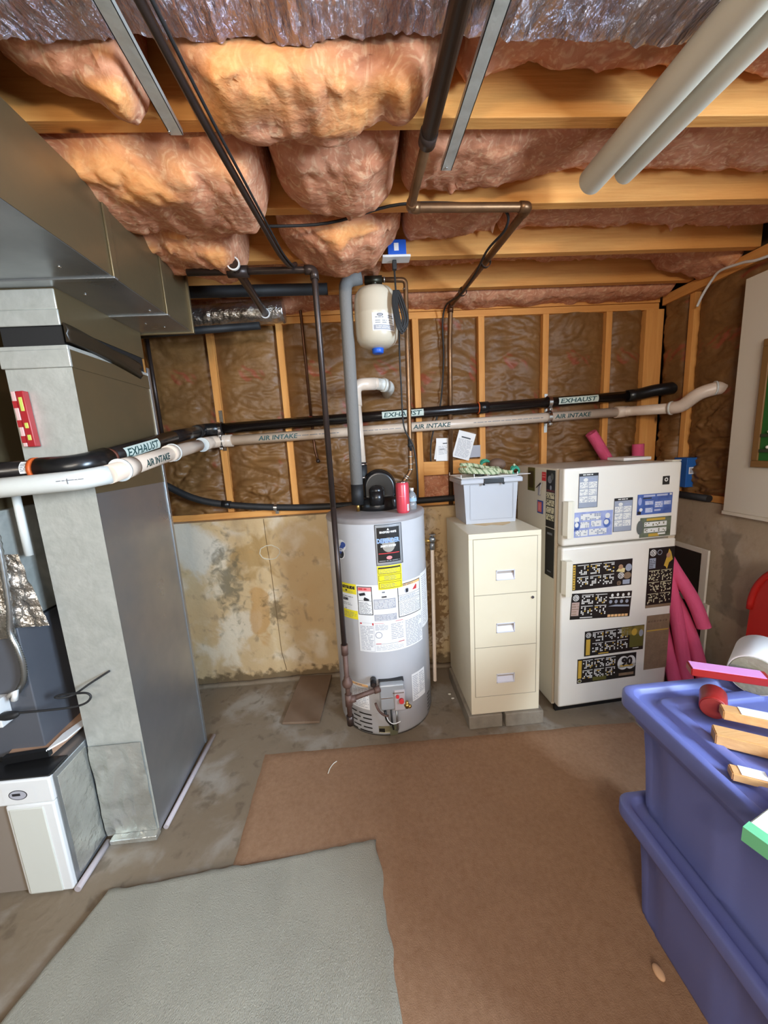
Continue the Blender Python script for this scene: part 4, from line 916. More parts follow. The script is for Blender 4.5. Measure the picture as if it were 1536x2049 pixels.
# vent slots
d = Deco()
def slot(x, z, w, h=.0075):
    d.rect(x, z, x + w, z + h, mag_black, 1); d.ell(x, z + h / 2, h / 2, h / 2, mag_black, 1, 10); d.ell(x + w, z + h / 2, h / 2, h / 2, mag_black, 1, 10)
for j, z in enumerate((.118, .092, .066, .040, .016)):
    if j % 2 == 0:
        slot(-.165, z, .068); slot(-.232, z, .045)
    else:
        slot(-.142, z, .045); slot(-.205, z, .042); 
d.build('vent_slots', cm, t, cutu=.012, base=.0008)
d = Deco()
for j, z in enumerate((.135, .115, .095, .075, .055, .035)):
    slot(.262, z, .03); slot(.310, z, .04)
d.build('vent_slots', cm, t, cutu=.012, base=.0008)
d = Deco(); d.rect(-.060, .022, .034, .062, M('burner opening', (120, 112, 84), rough=.5), 0); d.rect(-.058, .026, -.028, .048, mag_black, 1); d.rect(-.058, .022, .032, .028, M('tan slot', (190, 180, 150), rough=.5), 1); d.build('burner_opening', cm, t, cutu=.012)
b = B()
for k in range(30):
    a0 = (-.07 + .15 * k / 30) / HR; a1 = (-.07 + .15 * (k + 1) / 30) / HR
d = Deco(); d.rect(-.07, .135, .17, .1365, paper_grey, 0); d.build('panel_seam', cm, t, cutu=.012)
# gas valve
fy = HC.y - HR
vg = M('valve grey', (168, 170, 172), rough=.35, metal=.3)
b = B(); b.box(.024, .148, fy - .050, fy + .01, .19, .330, vg, bev=.008); b.box(.022, .150, fy - .018, fy + .01, .322, .334, black_plastic, bev=.002); v = obj('gas_valve', b, t, label='grey gas control valve')
b = B(); b.box(.095, .150, fy - .056, fy - .03, .188, .300, M('valve panel', (176, 166, 166), rough=.35), bev=.005); obj('control_panel', b, v)
b = B(); b.tube([(.112, fy - .056, .270), (.112, fy - .065, .270)], .0085, red_lab, n=16); obj('button', b, v, label='small red knob')
b = B(); b.tube([(.130, fy - .056, .246), (.130, fy - .070, .246)], .0125, red_lab, n=18); obj('knob', b, v, label='red knob')
b = B(); b.box(.03, .09, fy - .0515, fy - .049, .258, .262, chrome); b.box(.09, .145, fy - .0575, fy - .055, .286, .290, chrome); obj('trim_line', b, v)
b = B(); b.tube([(.145, fy - .045, .215), (.166, fy - .06, .213)], .012, brass, n=6); b.sphere((.170, fy - .062, .212), .010, brass); b.tube([(.158, fy - .05, .232), (.158, fy - .05, .195)], .008, brass, n=8); obj('brass_fitting', b, t, label='brass fitting')
b = B(); b.tube([(-.004, fy - .005, .342), (-.004, fy - .05, .340)], .0155, black_plastic, n=20); b.tube([(-.004, fy - .05, .340), (-.004, fy - .053, .340)], .010, iron, n=16); obj('sight_port', b, t)
b = B(); b.tube([(.0, fy - .045, .235), (.012, fy - .055, .20), (.035, fy - .055, .172), (.06, fy - .05, .16)], .006, iron_rust, n=10, fil=.02); b.tube([(.045, fy - .05, .19), (.05, fy - .05, .14), (.07, fy - .035, .10)], .007, black_rubber, n=10, fil=.02)
b.tube([(.104, fy - .045, .19), (.104, fy - .045, .10), (.108, fy - .03, .06), (.095, fy - .01, .042)], .0055, steel, n=10, fil=.02); b.tube([(.076, fy - .045, .19), (.078, fy - .04, .10), (.085, fy - .012, .05)], .005, black_rubber, n=10, fil=.02); obj('burner_tubes', b, t)
b = B(); b.tube(catmull([(.05, fy - .052, .168), (.06, fy - .06, .14), (.085, fy - .06, .12), (.12, fy - .05, .122)], 8), .0022, paper_white, n=8); obj('white_wire', b, t)
b = B(); b.prism([(.066, .062), (.098, .068), (.108, .045), (.104, .020), (.066, .018)], 0, .022, M('bracket green grey', (120, 120, 96), rough=.4, metal=.4), fn=lambda x, z, y: (x, fy - .016 + y, z)); obj('burner_bracket', b, t)
# blower on the top
bl = thing('blower', 'black plastic vent blower standing on top of the water heater', 'blower', (.10, 2.08, 1.1675))
Yb = 2.05
b = B(); b.lathe((.09, Yb, 1.1675), [(.115, 0), (.118, .02), (.112, .055), (.09, .07)], black_plastic, n=40); obj('mounting_skirt', b, bl)
b = B()
prof = []
for k in range(25):
    a = PI * k / 24; prof.append((.098 + (.085 + .006 * k / 24) * math.cos(a) * -1, 1.285 + .092 * math.sin(a) + .0))
prof += [(.187, 1.20), (.012, 1.20)]
cxv, czv = .100, 1.27
sh = lambda k, y: [(cxv + (x - cxv) * k, y, czv + (z - czv) * k) for x, z in prof]
b.rings([sh(.80, Yb - .046), sh(.86, Yb - .046), sh(.95, Yb - .040), sh(1.0, Yb - .028), sh(1.0, Yb - .012), sh(1.04, Yb - .010), sh(1.04, Yb - .002), sh(1.0, Yb), sh(1.0, Yb + .05)], black_plastic); obj('volute', b, bl)
b = B(); b.tube([(.080, Yb - .095, 1.20), (.080, Yb - .095, 1.275)], .040, black_plastic, n=28); b.sphere((.080, Yb - .095, 1.275), .040, black_plastic, sc=(1, 1, .75)); obj('motor', b, bl)
b = B(); b.tube([(.012, Yb + .01, 1.30), (.010, Yb + .02, 1.42)], .030, black_rubber, n=24); b.tube([(.011, Yb + .015, 1.405), (.011, Yb + .015, 1.416)], .0325, chrome, n=24); b.tube([(.011, Yb + .013, 1.335), (.011, Yb + .013, 1.345)], .0325, chrome, n=24); obj('outlet_boot', b, bl, label='black rubber outlet with steel clamps')
b = B(); b.box(.150, .176, Yb - .042, Yb - .034, 1.268, 1.292, paper_white); b.box(.153, .173, Yb - .0428, Yb - .041, 1.272, 1.280, pink_lab); obj('warning_tag', b, bl, label='small white tag')
b = B(); b.box(.10, .19, Yb - .09, Yb - .02, 1.1675, 1.235, black_plastic, bev=.02); obj('junction_box', b, bl)
# white vent above
t = thing('vent_pipe', 'cream vent pipe rising from the blower and elbowing into the wall', 'pipe', (.01, Yb, 1.4))
b = B(); b.tube([(.010, Yb + .02, 1.40), (.004, 2.09, 1.76)], .027, pvc, n=22); obj('riser', b, t)
b = B(); b.tube([(.004, 2.085, 1.72), (.003, 2.10, 1.835), (.115, 2.12, 1.838)], .0325, pvc, n=22, fil=.05); b.tube([(.10, 2.118, 1.838), (.13, 2.122, 1.838)], .031, pvc, n=20); obj('elbow', b, t)
b = B(); b.tube([(.12, 2.12, 1.838), (.185, 2.15, 1.830), (.20, 2.22, 1.826), (.20, 2.42, 1.822)], .031, pvc_white, n=22, fil=.05); coupling(b, (.166, 2.14, 1.831), (.8, .5, -.1), .037, .022, pvc_white); obj('elbow', b, t)
# grey foam covered pipe
t = thing('foam_covered_pipe', 'grey foam covered pipe between ceiling and water heater top', 'pipe', (-.03, 1.98, 1.17))
b = B(); b.tube([(-.085, 1.99, 1.30 - .02), (-.085, 1.99, 1.2)], .02, grey_foam); b.bm.clear()
pts = fillet([Vector((.07, 1.99, 2.315)), Vector((-.008, 1.985, 2.30)), Vector((-.012, 1.98, 2.22)), Vector((-.020, 1.98, 1.31))], .06)
b.tube(pts, .0315, grey_foam, n=22); obj('foam_sleeve', b, t)
b = B(); b.tube([(-.020, 1.98, 1.312), (-.022, 1.98, 1.205)], .0325, black_rubber, n=22); obj('lower_sleeve', b, t, label='black lower sleeve')
b = B(); b.tube([(-.022, 1.98, 1.215), (-.022, 1.98, 1.1675)], .010, brass, n=14); obj('nipple', b, t)
# expansion tank
t = thing('expansion_tank', 'cream expansion tank hanging over the water heater', 'tank', (.13, 1.98, 1.985))
TC = (.131, 1.98)
b = B(); b.lathe((TC[0], TC[1], 0), [(.002, 1.980), (.03, 1.981), (.062, 1.988), (.088, 2.002), (.1005, 2.025), (.104, 2.05), (.104, 2.12), (.1055, 2.126), (.1055, 2.134), (.104, 2.14), (.103, 2.195), (.098, 2.225), (.082, 2.247), (.05, 2.258), (.002, 2.26)], tank_paint, n=56, cap=False); obj('tank_body', b, t)
b = B(); b.lathe((TC[0], TC[1], 0), [(.024, 1.958), (.028, 1.962), (.030, 1.984), (.02, 1.99)], blue_plastic, n=28); obj('valve_cap', b, t, label='blue plastic cap')
b = B(); b.tube([(TC[0], TC[1], 2.255), (TC[0], TC[1], 2.278)], .014, solder, n=8); obj('neck', b, t)
def tm(u, v, h): a = u / .104; return (TC[0] + (.104 + h) * math.sin(a), TC[1] - (.104 + h) * math.cos(a), v)
d = Deco(); d.rect(-.026, 2.038, .092, 2.118, paper_white, 0); d.ell(.012, 2.108, .015, .0065, print_dark, 1); d.ell(.012, 2.108, .012, .0045, paper_grey, 2); d.fine(-.012, 2.094, .034, 2.099, 1, print_mid, 1, seed=3, fill=.7); d.fine(.05, 2.092, .085, 2.108, 2, print_mid, 1, seed=8, fill=.5)
for k in range(3): d.fine(-.012 + k * .033, 2.070, .012 + k * .033, 2.088, 2, print_mid, 1, seed=20 + k, fill=.35)
d.rect(-.02, 2.043, .088, 2.064, paper_grey, 1); d.fine(-.01, 2.047, .084, 2.061, 2, paper_white, 2, seed=5, fill=.4); d.build('tank_label', tm, t, cutu=.012, base=.0008, label='white printed label')
# copper from tee down to the heater
t = thing('cold_water_line', 'copper pipe from the tank tee down to the water heater', 'pipe', (.27, 2.0, 1.17))
b = B(); b.tube([(.085, 1.985, 2.298), (.17, 1.985, 2.298)], .020, M('dark bronze tee', (62, 58, 46), rough=.4, metal=.7), n=18); b.tube([(.131, 1.985, 2.30), (.131, 1.985, 2.27)], .018, MATS['dark bronze tee'], n=14); obj('tee', b, t)
b = B(); b.tube([(.165, 1.985, 2.299), (.286, 1.985, 2.295), (.284, 1.99, 2.20), (.272, 2.0, 1.42), (.271, 2.0, 1.36), (.222, 2.0, 1.30), (.212, 2.0, 1.17)], .0118, copper, n=16, fil=.022); crun = obj('copper_run', b, t)
for q, ax in (((.180, 1.985, 2.299), (1, 0, 0)), ((.284, 1.99, 2.255), (0, 0, 1)), ((.2725, 2.0, 1.40), (0, 0, 1)), ((.271, 2.0, 1.372), (0, 0, 1)), ((.251, 2.0, 1.336), (.6, 0, .75)), ((.244, 2.0, 1.327), (.6, 0, .75)), ((.272, 2.0, 1.44), (0, 0, 1))):
    b = B(); coupling(b, q, ax, .0140, .007, solder); obj('solder_joint', b, crun)
t = thing('pump_cord', 'black cord with bundled coil hanging from the ceiling outlet past the tank', 'cord', (.24, 1.93, 1.2))
b = B(); b.tube(catmull([(.212, 1.80, 2.295), (.214, 1.82, 2.265), (.222, 1.87, 2.20), (.228, 1.885, 2.12), (.232, 1.90, 2.04), (.235, 1.95, 1.95), (.238, 1.97, 1.80), (.242, 1.97, 1.60), (.285, 1.975, 1.50), (.30, 1.98, 1.40), (.305, 2.0, 1.25), (.295, 2.05, 1.18)], 8), .0042, black_rubber, n=8); obj('cable', b, t)
b = B(); b.box(.203, .222, 1.79, 1.81, 2.262, 2.300, black_rubber, bev=.004); obj('plug', b, t)
for k in range(5):
    b = B(); o = (k - 2) * .0052; w = .016 + .003 * (k % 2)
    b.tube(catmull([(.222 + o, 1.868, 2.205), (.222 + w + o, 1.866, 2.17), (.243 + w + o * 1.2, 1.862, 2.08), (.240 + o, 1.86, 2.032 - .008 * (k % 3)), (.226 + o, 1.858, 2.06), (.214 + o, 1.863, 2.15), (.222 + o, 1.868, 2.205)], 7), .0042, black_rubber, n=8); obj('coil_loop', b, t)
b = B(); b.sphere((.272, 2.0 - .018, 1.50), .014, black_rubber); b.tube([(.268, 1.978, 1.53), (.276, 1.978, 1.47)], .008, black_rubber, n=8); obj('sensor_clip', b, t)
# outlet box on joist
t = thing('ceiling_outlet', 'white outlet plate on a blue box fixed under the joist above the tank', 'outlet', (.225, 1.80, 2.29))
obj('electrical_box', B().box(.185, .265, 1.780, 1.822, 2.313, 2.375, blue_plastic, bev=.003), t, label='blue plastic box')
b = B(); b.box(.160, .282, 1.772, 1.832, 2.303, 2.3125, white_enamel, bev=.002); obj('cover_plate', b, t)
b = B(); b.box(.212, .232, 1.7785, 1.7805, 2.33, 2.36, paper_white); obj('box_sticker', b, t, label='white sticker')
# relief valve
t = thing('relief_valve', 'brass relief valve with cream discharge pipe on the heater right side', 'valve', (.36, 2.0, .1))
b = B(); b.tube([(.325, 1.995, .975), (.375, 1.985, .975)], .012, brass, n=14); b.sphere((.372, 1.985, .982), .019, steel); b.tube([(.372, 1.985, 1.00), (.372, 1.985, 1.012)], .008, steel, n=10); b.tube([(.371, 1.985, .965), (.370, 1.985, .925)], .0135, steel, n=12); obj('valve_body', b, t)
b = B(); b.box(.356, .388, 1.972, 1.996, 1.008, 1.012, steel); obj('test_lever', b, t)
b = B(); b.tube([(.370, 1.985, .935), (.358, 1.985, .128)], .0105, pvc, n=16, hollow=.8); obj('discharge_tube', b, t)
# can and bottle
t = thing('drink_can', 'tall red drink can on top of the water heater', 'can', (.205, 1.85, 1.1675))
z0 = 1.1675
b = B(); b.lathe((.205, 1.852, z0), [(.026, 0), (.0325, .008), (.033, .014), (.033, .138), (.030, .148), (.027, .1525)], red_can, n=32, cap=False); obj('can_body', b, t)
b = B(); b.lathe((.205, 1.852, z0), [(.0275, .1525), (.0278, .156), (.025, .156), (.024, .150), (.001, .150)], chrome, n=32, cap=False); obj('can_lid', b, t)
def canm(u, v, h): a = u / .033; return (.205 + (.033 + h) * math.sin(a), 1.852 - (.033 + h) * math.cos(a), v)
d = Deco(); d.rect(.018, z0 + .012, .030, z0 + .045, paper_white, 0); d.fine(.019, z0 + .015, .029, z0 + .042, 5, print_mid, 1, seed=2); d.rect(-.02, z0 + .085, .012, z0 + .087, pink_lab, 0); d.build('can_print', canm, t, cutu=.005, base=.0004, step=.0002)
t = thing('plastic_bottle', 'small clear plastic bottle beside the red can', 'bottle', (.268, 1.945, z0))
b = B(); b.lathe((.262, 1.93, z0), [(.018, 0), (.0235, .004), (.0235, .03), (.021, .036), (.0235, .042), (.0235, .07), (.016, .086), (.009, .094), (.009, .100)], clear_plastic, n=28); obj('bottle_body', b, t)
b = B(); b.lathe((.262, 1.93, z0), [(.0108, .098), (.0108, .111), (.009, .1125)], white_enamel, n=20); obj('bottle_cap', b, t)
b = B(); b.lathe((.262, 1.93, z0), [(.0239, .044), (.0239, .062)], M('pale blue wrap', (160, 190, 214), rough=.4), n=28, cap=False); obj('bottle_wrap', b, t)

# ------------------------------------------------------------------ filing cabinet, bin
CX0, CX1, CY0, CY1, CZ0, CZ1 = .502, .866, 1.737, 2.195, .078, 1.057
t = thing('filing_cabinet', 'cream three drawer filing cabinet standing on pavers', 'filing cabinet', ((CX0 + CX1) / 2, 1.95, CZ0))
b = B(); b.box(CX0, CX1, CY0 + .018, CY1, CZ0, CZ1, cream, bev=.003)
b.box(CX0, CX1, CY0, CY0 + .02, 1.030, CZ1, cream, bev=.002); b.box(CX0, CX1, CY0, CY0 + .02, CZ0, .178, cream, bev=.002); b.box(CX0, CX0 + .022, CY0, CY0 + .02, .178, 1.03, cream, bev=.001); b.box(CX1 - .018, CX1, CY0, CY0 + .02, .178, 1.03, cream, bev=.001)
obj('cabinet_body', b, t)
hd = M('lilac white handle', (222, 222, 232), rough=.35)
for k, (z0_, z1_) in enumerate(((.742, 1.028), (.459, .739), (.180, .456))):
    b = B(); zc = (z0_ + z1_) / 2 - .045 if k == 0 else (z0_ + z1_) / 2 - .04
    zc = (.84, .559, .277)[k]; xa, xb = .637, .733
    b.box(CX0 + .024, xa, CY0 - .001, CY0 + .012, z0_, z1_, cream); b.box(xb, CX1 - .020, CY0 - .001, CY0 + .012, z0_, z1_, cream)
    b.box(xa, xb, CY0 - .001, CY0 + .012, z0_, zc - .026, cream); b.box(xa, xb, CY0 - .001, CY0 + .012, zc + .026, z1_, cream)
    dr = obj('drawer', b, t)
    b = B(); b.box(xa, xb, CY0 + .011, CY0 + .016, zc - .026, zc + .026, M('handle recess %d' % k, (176, 166, 158), rough=.5))
    for a, c, e, f in ((xa, xb, zc + .021, zc + .026), (xa, xb, zc - .026, zc - .021), (xa, xa + .005, zc - .026, zc + .026), (xb - .005, xb, zc - .026, zc + .026)): b.box(a, c, CY0 - .004, CY0 + .004, e, f, hd, bev=.001)
    b.prism([(zc - .021, CY0 - .001), (zc - .021, CY0 + .012), (zc + .006, CY0 + .012)], xa + .005, xb - .005, hd, fn=lambda z, y, x: (x, y, z))
    obj('recessed_handle', b, dr, label='whitish recessed handle')
b = B(); b.tube([(.824, CY0 + .002, .712), (.824, CY0 - .006, .712)], .0075, chrome, n=16); obj('lock', b, t, label='round steel lock')
d = Deco()
for z in (.7405, .4575, .179): d.rect(CX0 + .022, z - .0012, CX1 - .018, z + .0012, cream_dark, 0)
d.rect(CX0 + .0215, .179, CX0 + .024, 1.03, cream_dark, 0); d.rect(CX1 - .0205, .179, CX1 - .018, 1.03, cream_dark, 0); d.rect(CX0 + .022, 1.0285, CX1 - .018, 1.030, cream_dark, 0)
d.build('drawer_gaps', plane_map((0, CY0 - .0002, 0), (1, 0, 0), (0, 0, 1)), t)
d = Deco(); st_ = M('rusty stain', (220, 188, 136), rough=.6); d.poly([(.58, 1.97), (.60, 1.935), (.64, 1.90), (.68, 1.915), (.73, 1.885), (.78, 1.92), (.80, 1.95), (.79, 1.99), (.6, 2.0)], st_, 0); d.build('top_stain', plane_map((0, 0, CZ1), (1, 0, 0), (0, 1, 0)), t, base=.0004, label='rusty stain on the top')
for nm, x0, x1, y0 in (('concrete paver under the left half of the filing cabinet', .485, .665, 1.725), ('concrete paver under the right half of the filing cabinet', .68, .885, 1.72)):
    b = B(); b.box(x0, x1, y0, 2.18, 0, .076, brick_mat, bev=.006); tag(obj('paver', b), nm, 'paver', 'pavers under the filing cabinet')

t = thing('storage_bin', 'pale grey plastic file bin on top of the filing cabinet', 'bin', (.70, 2.06, CZ1))
BX0, BX1, BY0, BY1, BZ0, BZ1 = .545, .842, 1.958, 2.18, CZ1 + .001, 1.283
b = B(); tap = .012
b.rings([[(BX0 + tap, BY0 + .004, BZ0), (BX1 - tap, BY0 + .004, BZ0), (BX1 - tap, BY1, BZ0), (BX0 + tap, BY1, BZ0)], [(BX0, BY0, BZ1), (BX1, BY0, BZ1), (BX1, BY1, BZ1), (BX0, BY1, BZ1)]], bin_grey, smooth=False); obj('bin_body', b, t)
d = Deco(); d.frame(BX0 + .034, BZ0 + .022, BX1 - .026, BZ1 - .012, .0016, bin_edge, 0); d.build('panel_line', plane_map((0, BY0 - .0005, 0), (1, 0, 0), (0, 0, 1)), t)
b = B(); b.box(BX0 - .020, BX1 + .018, BY0 - .022, BY1 + .015, 1.277, 1.302, bin_grey, bev=.006); b.box(BX0 - .015, BX1 + .012, BY0 - .016, BY1 + .01, 1.300, 1.306, bin_grey, bev=.002); obj('lid', b, t)
b = B(); b.box(.648, .756, BY0 - .027, BY0 - .014, 1.276, 1.303, black_plastic, bev=.003); b.box(.645, .653, BY0 - .027, BY0 - .012, 1.268, 1.28, black_plastic, bev=.001); b.box(.751, .759, BY0 - .027, BY0 - .012, 1.268, 1.28, black_plastic, bev=.001); obj('latch', b, t, label='black latch')
t = thing('wire_tray', 'flat white tray with thin rim under the rope', 'tray', (.70, 2.05, 1.307))
TR = Matrix.Translation((.69, 2.03, 1.309)) @ Matrix.Rotation(math.radians(2), 4, 'Z')
b = B(); b.box(-.17, .135, -.10, .12, 0, .0025, white_enamel, mat=TR); obj('tray_floor', b, t)
b = B()
for a, c in (((-.17, -.10), (.135, -.10)), ((-.17, -.10), (-.17, .12)), ((-.17, .12), (.135, .12)), ((.135, -.10), (.135, .12))):
    b.tube([TR @ Vector((a[0], a[1], .004)), TR @ Vector((c[0], c[1], .004))], .003, white_enamel, n=8)
for c in ((-.17, -.10), (-.10, -.10), (.135, -.10), (-.17, .12)): b.tube([TR @ Vector((c[0], c[1], .002)), TR @ Vector((c[0], c[1], .022))], .0025, white_enamel, n=8)
obj('rim', b, t)
b = B(); b.prism([(.74, 1.93), (.905, 1.945), (.895, 2.02), (.75, 2.03)], 1.3135, 1.316, paper_white); tag(obj('envelope', b), 'white envelope sticking out to the right under the rope', 'envelope')
t = thing('pen', 'black pen with silver tip lying on the white tray', 'pen', (.66, 1.96, 1.314))
b = B(); b.tube([(.600, 1.965, 1.325), (.655, 1.95, 1.321)], .0045, black_plastic, n=12); obj('pen_barrel', b, t)
b = B(); b.tube([(.655, 1.95, 1.321), (.690, 1.942, 1.319)], [.005, .0035], chrome, n=12); obj('pen_tip', b, t)
# rope coil: helical strands
def rope_path(cx, cy, a, c, z, turns, seed, tilt=0.):
    out = []; r = random.Random(seed)
    for k in range(int(48 * turns) + 1):
        an = 2 * PI * k / 48; e = 1 + .05 * math.sin(an * 1.3 + seed) - .04 * k / 48
        x = cx + a * e * math.cos(an); y = cy + c * e * math.sin(an)
        out.append(Vector((x, y, z + .010 * k / 48 + tilt * (x - cx) + .006 * math.sin(an * 2 + seed))))
    return out
def twisted(b, path, r, m, pitch=.032):
    for s in range(3):
        pts = []; L = 0; T = None
        for k, p in enumerate(path):
            d = (path[min(k + 1, len(path) - 1)] - path[max(k - 1, 0)]).normalized()
            if k: L += (path[k] - path[k - 1]).length
            u = Vector((0, 0, 1)); u = (u - d * u.dot(d)).normalized(); w = d.cross(u); an = 2 * PI * (L / pitch + s / 3)
            pts.append(p + (u * math.cos(an) + w * math.sin(an)) * r * .5)
        b.tube(pts, r * .56, m if s else rope_dark, n=8)
def dense(P, step=.004):
    out = []
    for a, c in zip(P, P[1:]):
        n = max(1, int((c - a).length / step))
        for j in range(n): out.append(a + (c - a) * j / n)
    out.append(P[-1]); return out
b = B()
twisted(b, dense(rope_path(.665, 2.05, .115, .062, 1.326, 2.3, 1, -.06)), .0105, rope_mat)
twisted(b, dense(rope_path(.68, 2.045, .085, .040, 1.335, 1.5, 3, -.12)), .0105, rope_mat)
twisted(b, dense(catmull([Vector((.56, 2.07, 1.375)), Vector((.62, 2.06, 1.372)), Vector((.70, 2.03, 1.352)), Vector((.78, 1.99, 1.330)), Vector((.815, 1.975, 1.325))], 8)), .011, rope_mat)
tag(obj('rope_coil', b), 'pale green twisted rope coiled on the bin lid', 'rope')
t = thing('twine_bundle', 'teal twine wound beside a brown round float on the bin', 'twine', (.80, 2.1, 1.31))
b = B()
for k in range(6): b.tube([Vector((.725 + .028 * math.cos(a) + .002 * k, 2.14 + .012 * math.sin(a + k), 1.372 + .022 * math.sin(a) - .003 * k)) for a in [2 * PI * j / 16 for j in range(17)]], .0035, teal_rope, n=6)
obj('knot', b, t)
b = B()
for k in range(7): b.tube([Vector((.842 + .022 * math.cos(a) + .003 * (k % 3), 2.0 + .010 * math.sin(a + k * .5), 1.335 + .022 * math.sin(a) - .002 * k)) for a in [2 * PI * j / 16 for j in range(17)]], .0038, teal_rope, n=6)
b.sphere((.838, 2.0, 1.362), .007, rope_mat); obj('knot', b, t)
b = B(); b.sphere((.790, 2.13, 1.362), .048, M('brown float', (116, 92, 78), rough=.7), sc=(1.05, .9, .72), n=24); tag(obj('round_float', b), 'brown oval float lying among the rope', 'float')
# cards pinned to studs
def card(label, quads, y, fn):
    t = thing('pinned_card', label, 'card', (quads[0], y, quads[2]))
    return t
b = B(); t = thing('pinned_card', 'white card leaning on the pine block left of the copper pipe', 'card', (.53, 2.375, 1.388))
TC2 = Matrix.Translation((.533, 2.376, 1.46)) @ Matrix.Rotation(math.radians(2), 4, 'Y')
b.box(-.043, .043, -.002, 0, -.071, .071, paper_white, mat=TC2); b.box(-.048, -.03, .001, .003, -.066, .06, paper_white, mat=TC2 @ Matrix.Rotation(math.radians(7), 4, 'Y')); obj('card_sheet', b, t)
d = Deco(); d.rect(.0, .035, .028, .041, print_dark, 0); d.fine(-.028, -.03, .03, .025, 6, paper_grey, 0, seed=2, fill=.35); d.rect(-.02, .0, .01, .004, print_mid, 0); d.build('card_print', plane_map((.533, 2.3735, 1.46), (1, 0, .03), (0, 0, 1)), t)
t = thing('pinned_card', 'larger tilted printed card right of the copper pipe above the rope', 'card', (.67, 2.37, 1.40))
TC3 = Matrix.Translation((.668, 2.372, 1.478)) @ Matrix.Rotation(math.radians(17), 4, 'Y')
b = B(); b.box(-.056, .056, -.002, 0, -.085, .085, paper_white, mat=TC3); obj('card_sheet', b, t)
d = Deco(); d.rect(-.03, .045, .03, .053, print_dark, 0); d.fine(-.045, -.075, .045, .038, 15, paper_grey, 0, seed=3, fill=.4); d.build('card_print', plane_map(TC3 @ Vector((0, -.003, 0)), TC3.to_3x3() @ Vector((1, 0, 0)), TC3.to_3x3() @ Vector((0, 0, 1))), t)
b = B(); b.box(.70, .775, 2.376, 2.379, 1.40, 1.475, paper_grey); tag(obj('grey_card', b), 'plain grey card half behind the larger printed card', 'card')

# ------------------------------------------------------------------ refrigerator
FA = math.radians(3.5)
t = FR = thing('refrigerator', 'almond refrigerator covered with sports magnets', 'refrigerator', (.975, 1.75, 0), FA)
FW, FD, FH = .640, .47, 1.345
b = B(); b.box(.004, FW - .004, .060, FD, .035, FH - .003, fridge_side, bev=.006); b.box(.004, FW - .004, .058, .062, .05, FH - .006, gasket); obj('cabinet_body', b, t, local=True)
b = B(); b.box(.014, FW - .004, .045, .058, .07, .948, gasket); b.box(.014, FW - .004, .045, .058, .965, 1.34, gasket); obj('door_gasket', b, t, local=True)
def door(name, z0, z1, hz0, hz1):
    b = B(); b.box(.006, FW, .0, .047, z0, z1, fridge_white, bev=.011); dd = obj(name, b, t, local=True)
    b = B(); b.prism([(.008, 0), (.012, -.030), (.03, -.036), (.044, -.032), (.052, 0)], hz0, hz1, handle_cream, smooth=False)
    b.prism([(.004, .012), (.0, -.008), (.012, -.030), (.02, .0)], hz0 + .012, hz1 - .002, handle_cream)
    obj('door_handle', b, dd, local=True); return dd
fd = door('freezer_door', .957, FH, 1.005, 1.188); ld = door('lower_door', .058, .948, .702, .888)
b = B(); b.box(.02, FW - .02, .05, .07, 0, .052, black_plastic); obj('kick_plate', b, t, local=True)
b = B(); b.box(.60, .638, .008, .04, .9475, .9575, gasket); b.box(.585, .635, .0, .05, 1.3455, 1.352, handle_cream, bev=.002); obj('hinge', b, t, local=True)
for x in (.05, .59):
    b = B(); b.tube([(x, .1, 0), (x, .1, .036)], .014, black_plastic, n=12); obj('foot', b, t, local=True)
ca, sa = math.cos(FA), math.sin(FA)
def fw(x, y, z): return Vector((.975 + x * ca - y * sa, 1.75 + x * sa + y * ca, z))
FM = plane_map(fw(0, -.0008, 0), (ca, sa, 0), (0, 0, 1))
SM = plane_map(fw(.0032, 0, 0), (sa, -ca, 0), (0, 0, 1))     # left side, u grows towards the front
GM = 'magnets on the refrigerator'
def mag(d, name, label, fm=FM): 
    return tag(d.build(name, fm, None, base=.0012, step=.0003), label, 'magnet', GM)
def shear_map(fm, du, dv):   # tilt artwork slightly
    return lambda u, v, h: fm(u, v, h)
def rot_map(fm, cx, cy, deg):
    a = math.radians(deg); c, s = math.cos(a), math.sin(a)
    return lambda u, v, h: fm(cx + (u - cx) * c - (v - cy) * s, cy + (u - cx) * s + (v - cy) * c, h)
def sched(x0, y0, x1, y1, label, seed):
    d = Deco(); W = x1 - x0; H = y1 - y0
    d.slab(x0, y0, x1, y1, mag_grey); d.rect(x0 + .001, y1 - .014, x1 - .001, y1 - .001, mag_black, 1); d.fine(x0 + .2 * W, y1 - .011, x1 - .2 * W, y1 - .004, 1, mag_white, 2, seed=seed, fill=.7)
    d.ell(x0 + .35 * W, y1 - .032, .012, .009, mag_white, 1); d.fine(x0 + .55 * W, y1 - .042, x1 - .004, y1 - .024, 3, mag_lilac, 1, seed=seed, fill=.3)
    for r in range(3):
        for c in range(2):
            xa = x0 + .05 * W + c * .47 * W; ya = y0 + .16 * H + r * .205 * H
            d.rect(xa, ya, xa + .43 * W, ya + .18 * H, mag_white, 1); d.grid(xa + .002, ya + .002, xa + .41 * W, ya + .155 * H, 6, 5, mag_grey, 2, seed=seed * 7 + r * 2 + c, p=.42, gap=.25)
    d.frame(x0, y0, x1, y1, .0016, mag_black, 3); return mag(d, 'schedule_magnet', label)
sched(.083, 1.146, .184, 1.316, 'upper left grey schedule magnet with black header on the freezer door', 3)
sched(.276, 1.010, .376, 1.181, 'second grey schedule magnet lower and to the right, beside the pale blue one', 3)
